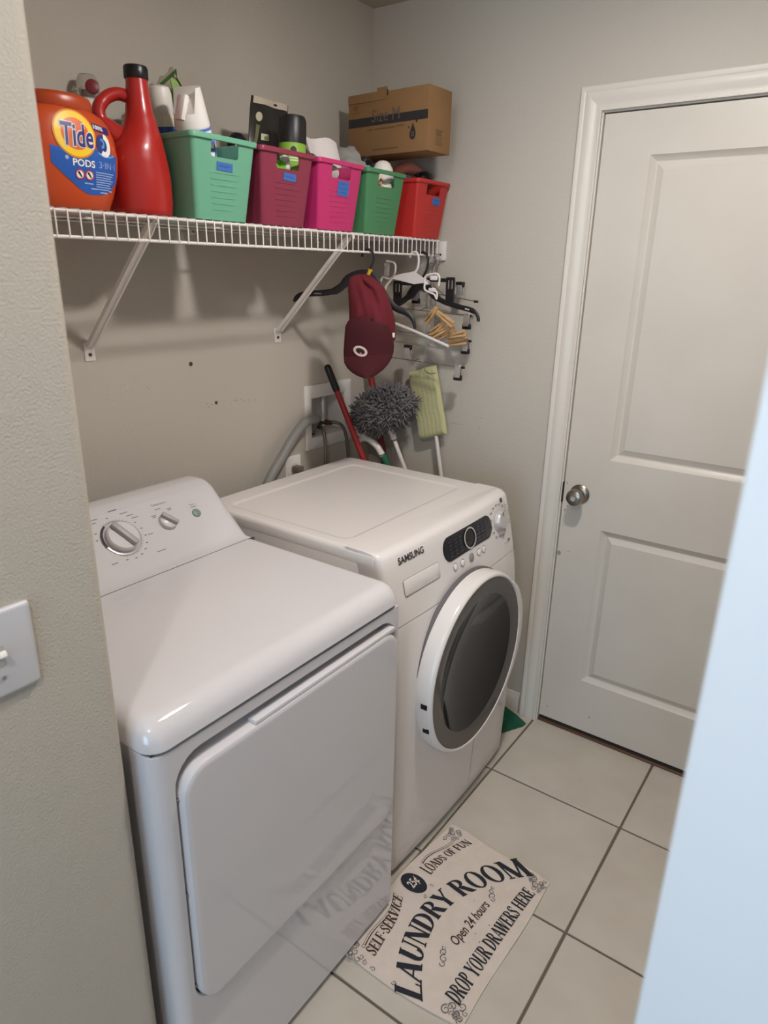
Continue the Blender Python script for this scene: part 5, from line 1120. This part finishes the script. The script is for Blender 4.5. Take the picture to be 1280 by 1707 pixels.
# fluffy duster
du = thing('duster', 'fluffy dark grey duster on a white pole leaning in the corner', 'duster', (2.10, 0.95, 0.0))
dc = Vector((2.000, 1.425, 1.134)); dR = (0.070, 0.122, 0.076)
b = B()
rnd = random.Random(4)
core = bmesh.new(); bmesh.ops.create_icosphere(core, subdivisions=3, radius=1)
for v in core.verts: p = v.co; v.co = Vector((dc.x + p.x * dR[0] * 0.86, dc.y + p.y * dR[1] * 0.86, dc.z + p.z * dR[2] * 0.86 - 0.32 * p.y * dR[1] * 0.86))
b.join(core); 
hd = obj('head', b, mat('duster_core', (52, 49, 50), 1.0), du)
lump = lambda p: 1 + 0.10 * math.sin(7 * p.y + 2) * math.cos(6 * p.z) + 0.10 * p.y * p.z
b = B(); VV = []; FF = []
for k in range(3600):
    zt = 1 - 2 * (k + 0.5) / 3600; ph = k * 2.399963; rr_ = math.sqrt(1 - zt * zt)
    nv = Vector((rr_ * math.cos(ph), rr_ * math.sin(ph), zt))
    base = Vector((dc.x + nv.x * dR[0] * 0.86 * lump(nv), dc.y + nv.y * dR[1] * 0.86 * lump(nv), dc.z + nv.z * dR[2] * 0.86 * lump(nv)))
    dv = (nv + Vector((rnd.uniform(-1, 1), rnd.uniform(-1, 1), rnd.uniform(-1, 1))) * 0.95).normalized(); cv = Vector((rnd.uniform(-1, 1), rnd.uniform(-1, 1), rnd.uniform(-1, 1)))
    ln = rnd.uniform(0.012, 0.026); sd_ = dv.orthogonal().normalized(); s2 = dv.cross(sd_)
    i0 = len(VV)
    base.z -= 0.32 * (base.y - dc.y)
    for q in range(4):
        f_ = q / 3; c_ = base + dv * ln * f_ + cv * ln * 0.75 * f_ * f_; wd = 0.0036 * (1 - 0.2 * f_) + 0.0003
        for m_ in range(3): VV.append(c_ + (sd_ * math.cos(m_ * 2.094) + s2 * math.sin(m_ * 2.094)) * wd)
    for q in range(3):
        for m_ in range(3): a = i0 + q * 3 + m_; c2 = i0 + q * 3 + (m_ + 1) % 3; FF.append((a, c2, c2 + 3, a + 3))
    FF.append((i0 + 9, i0 + 10, i0 + 11))
me = bpy.data.meshes.new('strands'); me.from_pydata([tuple(v - Vector((2.10, 0.95, 0.0))) for v in VV], [], FF); me.materials.append(mat('duster_grey', (112, 107, 108), 0.95))
for p in me.polygons: p.use_smooth = True
so = bpy.data.objects.new('strands', me); C.objects.link(so); so.parent = hd; so['kind'] = 'stuff'
A, E_ = Vector((1.992, 1.385, 1.062)), Vector((2.132, 0.972, 0.004)); d = (E_ - A).normalized()
b = B(); b.tube([A - d * 0.03, A + d * 0.030, A + d * 0.034], [0.0125, 0.0115, 0.009], 14); obj('socket', b, mat('socket_grey', (176, 168, 162), 0.4), du)
b = B(); b.tube([A + d * 0.030, A + d * 0.036], 0.0122, 14); obj('socket_ring', b, mat('ring_dark', (92, 86, 82), 0.5), du)
b = B(); pole(b, A + d * 0.034, E_, 0.0075); obj('pole', b, mat('pole_white', (214, 206, 200), 0.35), du)
# flat mop turned upside down
fm = thing('flat_mop', 'pale green flat mop standing pad up against the right wall', 'mop', (2.10, 1.05, 0.0))
pc = [Vector((2.128, 1.400, 1.262)), Vector((2.128, 1.286, 1.289)), Vector((2.118, 1.229, 1.052)), Vector((2.118, 1.350, 1.014))]
pu = ((pc[1] - pc[0]) + (pc[2] - pc[3])) * 0.5; pv = ((pc[0] - pc[3]) + (pc[1] - pc[2])) * 0.5; cen = sum(pc, Vector()) / 4
pn_ = pu.cross(pv).normalized()
if pn_.x > 0: pn_ = -pn_
mw, mh = pu.length, pv.length; Mp = basis(cen, pu, pv - pu * (pu.dot(pv) / pu.length_squared), pn_)
b = B(); GX, GY = 26, 56; V = []; F = []
for j in range(GY + 1):
    for i in range(GX + 1):
        u = -1 + 2 * i / GX; v = -1 + 2 * j / GY
        edge = min(1, (1 - max(abs(u), abs(v))) * 9); h_ = 0.010 * math.sqrt(max(0, edge)) + 0.0011 * ((i + j) % 2) * edge + 0.0008 * math.sin(i * 1.7) * edge
        V.append(tuple(Mp @ Vector((u * mw / 2 + 0.0015 * math.sin(v * 9), v * mh / 2 + 0.003 * math.sin(u * 3), h_))))
for j in range(GY):
    for i in range(GX): a = j * (GX + 1) + i; F.append((a, a + 1, a + GX + 2, a + GX + 1))
b.vf(V, F); b.obox(Mp @ Matrix.Translation((0, 0, -0.003)), mw * 0.985, mh * 0.985, 0.006, 0.002, 1)
pad = obj('pad', b, mat('mop_green', (186, 182, 138), 0.9, bump=(220, 0.5, 0.003)), fm, smooth=60)
b = B(); b.tube(smoothpts([tuple(Mp @ Vector((mw * 0.14, mh * 0.5 - 0.002, 0.0115))), tuple(Mp @ Vector((mw * 0.20, mh * 0.44, 0.012))), tuple(Mp @ Vector((mw * 0.33, mh * 0.405, 0.012))), tuple(Mp @ Vector((mw * 0.49, mh * 0.40, 0.010)))], 4), 0.0016, 5); obj('pad_seam', b, mat('mop_seam', (122, 124, 78), 0.9), pad)
A, E_ = Vector((2.124, 1.282, 1.07)), Vector((2.112, 1.060, 0.006))
b = B(); b.tube([A + Vector((0.004, 0.02, 0.06)), A, E_], 0.0075, 12); obj('pole', b, mat('pole_white', (214, 206, 200), 0.35), fm)
# scrub brush
sbm = thing('scrub_brush', 'white curved brush handle with a green collar under the duster', 'brush', (2.04, 1.22, 0.0))
b = B(); b.tube(smoothpts([(1.985, 1.528, 1.000), (1.985, 1.512, 1.014), (1.985, 1.492, 1.020), (1.986, 1.465, 1.012), (1.987, 1.440, 0.996), (1.990, 1.418, 0.965)], 5), [0.004, 0.006, 0.008, 0.009, 0.010] + [0.011] * 10 + [0.012] * 10 + [0.013], 12); obj('handle', b, mat('brush_white', (222, 216, 210), 0.4), sbm)
b = B(); b.tube(smoothpts([(1.985, 1.566, 1.090), (1.985, 1.558, 1.066), (1.985, 1.540, 1.046), (1.985, 1.510, 1.030), (1.986, 1.475, 1.018)], 5), [0.006, 0.008, 0.010, 0.012, 0.013] + [0.013] * 10 + [0.011] * 6, 12); obj('head', b, mat('brush_cream', (206, 200, 192), 0.45), sbm)
b = B(); b.tube([(1.990, 1.421, 0.972), (1.998, 1.398, 0.925), (2.040, 1.250, 0.006)], [0.0135, 0.0135, 0.012], 12); obj('collar', b, mat('brush_green', (36, 96, 72), 0.5), sbm)
# green dustpan on the floor
dp_ = thing('dustpan', 'green dustpan poking out beside the washing machine on the floor', 'dustpan', (2.03, 0.90, 0.0))
b = B()
def tray(y, z, x0, x1, hh, tk=0.003): return [(x0, y, z + hh), (x0 + 0.012, y, z), (x1 - 0.012, y, z), (x1, y, z + hh), (x1 - 0.003, y, z + hh + 0.001), (x1 - 0.014, y, z + tk), (x0 + 0.014, y, z + tk), (x0 + 0.003, y, z + hh + 0.001)]
b.loft([tray(0.806, 0.001, 1.955, 2.096, 0.010), tray(0.85, 0.003, 1.955, 2.100, 0.026), tray(0.92, 0.008, 1.958, 2.104, 0.042), tray(1.0, 0.012, 1.960, 2.106, 0.052)])
b.loft([[(1.960, 1.0, 0.012), (2.106, 1.0, 0.012), (2.106, 1.0, 0.066), (1.960, 1.0, 0.066)], [(1.960, 1.004, 0.012), (2.106, 1.004, 0.012), (2.106, 1.004, 0.066), (1.960, 1.004, 0.066)]]); b.tf(lambda c: (c.x, c.y + max(0, 2.100 - c.x) * 0.55, c.z)); obj('pan', b, mat('dustpan_green', (24, 80, 56), 0.4), dp_)
b = B(); b.tube([(2.033, 1.035, 0.05), (2.033, 1.09, 0.06), (2.033, 1.16, 0.062)], [0.012, 0.011, 0.013], 10); obj('handle', b, mat('dustpan_green', (24, 80, 56), 0.4), dp_)

# ================================================================== MAT
mt = thing('laundry_mat', 'cream laundry room mat with black lettering on the tiled floor', 'mat', (1.23, 0.62, 0.0))
mc = [Vector((0.990, 0.457)), Vector((1.480, 0.452)), Vector((1.500, 0.782)), Vector((0.976, 0.782))]
def mxy(s, t_):
    p = mc[0] * (1 - s) * (1 - t_) + mc[1] * s * (1 - t_) + mc[2] * s * t_ + mc[3] * (1 - s) * t_
    return Vector((p.x - 0.010 * math.sin(PI * t_) * (1 - s) + 0.004 * math.sin(9 * t_) * s, p.y + 0.003 * math.sin(7 * s) * (1 - t_) + 0.022 * t_ * t_ * math.sin(PI * s) ** 1.5))
def mz(x, y): return 0.0062 + 0.0012 * math.sin(x * 17 + 1) * math.sin(y * 23) + 0.0008 * math.sin(x * 41 + y * 30) + max(0, 1.03 - x) * 0.05 * max(0, 0.56 - y) * 4
b = B(); NX, NY = 44, 30; V = []; F = []
for j in range(NY + 1):
    for i in range(NX + 1): p = mxy(i / NX, j / NY); V.append((p.x, p.y, mz(p.x, p.y)))
for j in range(NY):
    for i in range(NX): a = j * (NX + 1) + i; F.append((a, a + 1, a + NX + 2, a + NX + 1))
top = len(V); per = [i for i in range(NX + 1)] + [j * (NX + 1) + NX for j in range(1, NY + 1)] + [NY * (NX + 1) + i for i in range(NX - 1, -1, -1)] + [j * (NX + 1) for j in range(NY - 1, 0, -1)]
for i in per: V.append((V[i][0], V[i][1], 0.0008))
for k in range(len(per)): k2 = (k + 1) % len(per); F.append((per[k], top + k, top + k2, per[k2]))
b.vf(V, F); mo = obj('pile', b, mat('mat_cream', (216, 202, 190), 0.92, bump=(420, 0.5, 0.0015), var=(30, (204, 188, 176), 0.8)), mt, smooth=60)
mink = mat('mat_ink', (36, 38, 46), 0.9); mink2 = mat('mat_ink_brown', (70, 52, 48), 0.9); mgrey = mat('mat_ink_grey', (112, 108, 108), 0.9)
# serif capitals drawn as thick and thin strokes, cap height 1
TK, TN = 0.225, 0.08
def seg(x0, y0, x1, y1, wd):      # stroke with square horizontal ends when slanted
    if abs(y1 - y0) > 0.3:
        hw = wd / 2 * math.hypot(x1 - x0, y1 - y0) / abs(y1 - y0); return [(x0 - hw, y0), (x0 + hw, y0), (x1 + hw, y1), (x1 - hw, y1)], [(0, 1, 2, 3)]
    return [(min(x0, x1), y0 - wd / 2), (max(x0, x1), y0 - wd / 2), (max(x0, x1), y0 + wd / 2), (min(x0, x1), y0 + wd / 2)], [(0, 1, 2, 3)]
def ser(x, y, wd=0.30): return [(x - wd / 2, y), (x + wd / 2, y), (x + wd / 2, y + (0.055 if y < 0.5 else -0.055)), (x - wd / 2, y + (0.055 if y < 0.5 else -0.055))], [(0, 1, 2, 3)]
def arcs(cx_, cy_, rx, ry, tx, ty, a0=0, a1=2 * PI, n_=18): return ring2d(cx_, cy_, rx - tx, ry - ty, rx, ry, n_, a0, a1)
def vert(x0, y0, y1, wd=0.055): return [(x0 - wd / 2, y0), (x0 + wd / 2, y0), (x0 + wd / 2, y1), (x0 - wd / 2, y1)], [(0, 1, 2, 3)]
G = {
 'L': (0.66, [seg(.17, 0, .17, 1, TK), seg(.1, .035, .62, .035, .07), vert(.60, 0, .24), ser(.17, 1), ser(.17, 0)]),
 'A': (0.84, [seg(.08, 0, .40, 1, TN), seg(.70, 0, .40, 1, TK), seg(.2, .33, .6, .33, .07), ser(.08, 0, .24), ser(.72, 0, .3)]),
 'U': (0.82, [seg(.17, .3, .17, 1, TK), seg(.66, .3, .66, 1, TN), arcs(.385, .32, .31, .32, .19, .075, PI, 2 * PI), ser(.17, 1), ser(.66, 1, .24)]),
 'N': (0.86, [seg(.13, 0, .13, 1, TN), seg(.68, 0, .17, 1, TK), seg(.72, 0, .72, 1, TN), ser(.13, 0, .24), ser(.15, 1, .26), ser(.72, 1, .24)]),
 'D': (0.84, [seg(.17, 0, .17, 1, TK), arcs(.26, .5, .52, .5, .20, .065, -PI / 2, PI / 2), seg(.1, .0325, .28, .0325, .065), seg(.1, .9675, .28, .9675, .065), ser(.12, 1, .22), ser(.12, 0, .22)]),
 'R': (0.84, [seg(.17, 0, .17, 1, TK), arcs(.30, .74, .37, .26, .19, .06, -PI / 2, PI / 2), seg(.1, .97, .32, .97, .06), seg(.1, .51, .32, .51, .06), seg(.72, 0, .42, .5, TK), ser(.17, 0), ser(.12, 1, .22), ser(.74, 0, .24)]),
 'Y': (0.80, [seg(.38, .45, .10, 1, TK), seg(.42, .45, .70, 1, TN), seg(.39, 0, .39, .5, TK), ser(.39, 0), ser(.12, 1, .3), ser(.70, 1, .22)]),
 'O': (0.86, [arcs(.42, .5, .40, .52, .20, .065)]),
 'M': (1.06, [seg(.12, 0, .14, 1, TN), seg(.50, 0, .18, 1, TK), seg(.50, 0, .84, 1, TN), seg(.88, 0, .86, 1, TK), ser(.12, 0, .24), ser(.14, 1, .26), ser(.88, 0, .3), ser(.87, 1, .3)]),
 'S': (0.66, [arcs(.31, .75, .26, .27, .16, .07, 0.35, PI * 1.5 - 0.1, 14), arcs(.31, .26, .28, .28, .17, .07, -PI + 0.35, PI / 2 + 0.1, 14), seg(.17, .60, .47, .40, .0) if False else ([(.13, .66), (.24, .74), (.53, .38), (.40, .28)], [(0, 1, 2, 3)]), vert(.54, .68, .98), vert(.06, .02, .32)]),
 'E': (0.70, [seg(.17, 0, .17, 1, TK), seg(.1, .035, .62, .035, .07), seg(.1, .965, .58, .965, .07), seg(.2, .51, .46, .51, .07), vert(.61, 0, .25), vert(.57, .76, 1), vert(.46, .40, .62), ser(.12, 0, .22), ser(.12, 1, .22)]),
 'F': (0.66, [seg(.17, 0, .17, 1, TK), seg(.1, .965, .58, .965, .07), seg(.2, .51, .44, .51, .07), vert(.57, .74, 1), vert(.44, .40, .62), ser(.17, 0), ser(.12, 1, .22)]),
 'I': (0.38, [seg(.18, 0, .18, 1, TK), ser(.18, 0), ser(.18, 1)]),
 'V': (0.80, [seg(.38, 0, .10, 1, TK), seg(.40, 0, .70, 1, TN), ser(.12, 1), ser(.70, 1, .22)]),
 'C': (0.78, [arcs(.40, .5, .38, .52, .20, .07, 0.75, 2 * PI - 0.75), vert(.66, .66, 1.0), vert(.67, .04, .22)]),
 'P': (0.74, [seg(.17, 0, .17, 1, TK), arcs(.30, .73, .37, .27, .19, .06, -PI / 2, PI / 2), seg(.1, .97, .32, .97, .06), seg(.1, .49, .32, .49, .06), ser(.17, 0), ser(.12, 1, .22)]),
 'W': (1.12, [seg(.30, 0, .10, 1, TK), seg(.32, 0, .52, 1, TN), seg(.74, 0, .54, 1, TK), seg(.76, 0, .98, 1, TN), ser(.10, 1), ser(.52, 1, .3), ser(.98, 1, .22)]),
 'H': (0.88, [seg(.17, 0, .17, 1, TK), seg(.70, 0, .70, 1, TK), seg(.2, .51, .68, .51, .07), ser(.17, 0), ser(.17, 1), ser(.70, 0), ser(.70, 1)]),
 '-': (0.40, [seg(.06, .42, .32, .42, .11)]), ' ': (0.34, [])}
def sub(vf):                  # split quads so that letters can bend
    return vf
def letters(s, x0, x1, fn, name, m, grow=1.0, parent=mo):
    """each capital is an object; fn(u,v): u runs 0..1 along the line, v 0..1 up the cap height"""
    tot = sum(G[c][0] for c in s); x = 0
    for c in s:
        wd, parts = G[c]
        if parts:
            b = B()
            for k, (V, F) in enumerate(parts):
                hh = 0.00012 * k
                b.vf([fn((x + vx) / tot, vy, hh) for vx, vy in V], F)
            obj(name, b, m, parent, smooth=0)
        x += wd
def mpt(x, y, hh=0.0): return (x, y, mz(x, y) + 0.0011 + hh)
def main_line(u, v, hh):
    x = 0.986 + u * 0.490; t_ = x - 1.24; y = 0.639 - 0.162 * t_ - 1.887 * t_ * t_
    sl_ = -0.162 - 3.774 * t_; h = 0.056 + 0.045 * abs(t_)
    return mpt(x - 0.35 * sl_ * v * h, y + v * h, hh)
letters('LAUNDRY ROOM', 0, 1, main_line, 'letter', mink)
def drop_line(u, v, hh):
    x = 1.028 + u * 0.392; return mpt(x + 0.004 * v, 0.486 - 0.016 * u + v * 0.042 * (1 - 0.15 * u) + 0.004 * math.sin(u * PI), hh)
letters('DROP YOUR DRAWERS HERE', 0, 1, drop_line, 'letter', mink)
def self_line(u, v, hh):
    x = 1.010 + u * 0.184; return mpt(x, 0.715 + 0.042 * u * u + 0.003 * math.sin(u * 6) + v * 0.030, hh)
letters('SELF-SERVICE', 0, 1, self_line, 'letter', mink2)
def load_line(u, v, hh):
    x = 1.300 + u * 0.172; h = 0.040 - 0.014 * min(1, u * 3); return mpt(x, 0.733 - 0.036 * u * u - 0.004 * u + v * h, hh)
letters('LOADS OF FUN', 0, 1, load_line, 'letter', mink2)
v_, f_ = fit(text2d('Open 24 hours', shear=0.35, bold=0.012), 0.158, 0.036); b = B(); flat(b, ([(1.236 + q, 0.568 - 0.012 * q / 0.158 + r) for q, r in v_], f_), lambda u, v: mpt(u, v)); o = obj('lettering', b, mink2, mo, smooth=0); o['kind'] = 'stuff'
b = B(); flat(b, disc2d(1.250, 0.757, 0.0275, 0.0400, 32), lambda u, v: mpt(u, v)); cn = obj('coin_oval', b, mink, mo, smooth=0)
v_, f_ = fit(text2d('25\u00a2', shear=0.15, bold=0.02), 0.034, 0.034); b = B(); flat(b, ([(1.251 + q, 0.757 + r) for q, r in v_], f_), lambda u, v: mpt(u, v, 0.0008)); o = obj('lettering', b, mat('mat_cream_print', (214, 202, 190), 0.9), cn, smooth=0); o['kind'] = 'stuff'
# swashes and scroll ornaments
def swirl(cx_, cy_, r, turns, s, a0): 
    n_ = 16; return stroke2d([(cx_ + s * r * (1 - 0.75 * k / n_) * math.cos(a0 + turns * 2 * PI * k / n_), cy_ + r * (1 - 0.75 * k / n_) * math.sin(a0 + turns * 2 * PI * k / n_)) for k in range(n_ + 1)], r * 0.30, r * 0.14)
def ornament(pts, m, name='scroll'):
    b = B()
    for i, p in enumerate(pts): flat(b, swirl(*p), lambda u, v: mpt(u, v, 0.00015 * (i % 3)))
    o = obj(name, b, m, mo, smooth=0); o['kind'] = 'stuff'
ornament([(1.108, 0.575, 0.011, 1.1, 1, 0.2), (1.122, 0.584, 0.009, 1.1, -1, 0.4), (1.095, 0.571, 0.008, 1.0, 1, 2.0), (1.132, 0.588, 0.006, 1.0, 1, 1.0)], mgrey)
ornament([(1.343, 0.562, 0.010, 1.1, -1, 0.2), (1.355, 0.570, 0.008, 1.1, 1, 0.4), (1.334, 0.555, 0.007, 1.0, 1, 2.0), (1.368, 0.573, 0.006, 1.0, 1, 1.0)], mgrey)
ornament([(1.004, 0.508, 0.012, 1.3, 1, 0.2), (1.020, 0.498, 0.010, 1.1, -1, 0.9), (1.010, 0.484, 0.009, 1.1, 1, 2.2), (1.032, 0.480, 0.010, 1.2, 1, 3.0), (1.000, 0.470, 0.008, 1.1, -1, 0.0), (1.022, 0.466, 0.007, 1.1, 1, 1.2)], mgrey)
ornament([(1.448, 0.482, 0.011, 1.3, 1, 0.2), (1.464, 0.492, 0.009, 1.1, -1, 0.9), (1.462, 0.474, 0.008, 1.1, 1, 2.2), (1.473, 0.508, 0.008, 1.2, 1, 3.0), (1.440, 0.466, 0.007, 1.1, -1, 0.0), (1.474, 0.464, 0.006, 1.1, 1, 1.2)], mgrey)
ornament([(1.472, 0.762, 0.011, 1.3, 1, 0.2), (1.484, 0.748, 0.009, 1.1, -1, 0.9), (1.458, 0.768, 0.008, 1.1, 1, 2.2), (1.440, 0.772, 0.008, 1.2, 1, 3.0), (1.484, 0.772, 0.007, 1.1, -1, 0.0)], mgrey)
ornament([(0.992, 0.762, 0.010, 1.3, 1, 0.2), (1.008, 0.768, 0.008, 1.1, -1, 0.9), (0.990, 0.742, 0.008, 1.1, 1, 2.2), (0.986, 0.640, 0.007, 1.1, 1, 2.2), (0.982, 0.700, 0.007, 1.1, -1, 1.2), (0.984, 0.725, 0.007, 1.2, 1, 0.2)], mgrey)
for (cx_, cy_, n_) in ((1.020, 0.488, 9), (1.455, 0.485, 9), (1.468, 0.760, 8), (0.995, 0.755, 6)):
    rnd2 = random.Random(int(cx_ * 1000)); ornament([(cx_ + rnd2.uniform(-0.022, 0.022), cy_ + rnd2.uniform(-0.022, 0.020), rnd2.uniform(0.005, 0.009), rnd2.uniform(0.9, 1.3), rnd2.choice((-1, 1)), rnd2.uniform(0, 6)) for _ in range(n_)], mgrey)
ornament([(1.232, 0.707, 0.006, 1.1, 1, 0.2), (1.272, 0.712, 0.006, 1.1, -1, 0.9)], mgrey)
b = B()
for (x0, x1, y0, s) in ((1.020, 1.186, 0.752, 0.022), (1.318, 1.462, 0.772, -0.030)):
    P_ = [(x0 + (x1 - x0) * k / 20, y0 + s * (k / 20) ** (1.2 if s < 0 else 2) + 0.006 * math.sin(k / 20 * 2 * PI)) for k in range(21)]
    for (w0_, off) in ((0.0032, 0.0), (0.0012, 0.006)): flat(b, stroke2d([(x, y + off) for x, y in P_], w0_, 0.0008), lambda u, v: mpt(u, v))
o = obj('swash', b, mink2, mo, smooth=0); o['kind'] = 'stuff'
b = B()
for (x, y, r) in ((1.39, 0.585, 0.0035), (1.258, 0.528, 0.0025), (1.215, 0.545, 0.0022), (1.30, 0.595, 0.002), (1.20, 0.525, 0.003)): flat(b, disc2d(x, y, r, r * 0.8, 8), lambda u, v: mpt(u, v))
o = obj('stain', b, mat('mat_stain', (160, 140, 132), 0.95), mo, smooth=0); o['kind'] = 'stuff'

# lettering and other print made of many tiny strokes
for o in bpy.data.objects:
    if o.type == 'MESH' and o.name.split('.')[0] in ('lettering', 'display_print', 'panel_lettering', 'button_mark', 'label_print', 'small_print') and o.parent: o['kind'] = 'stuff'
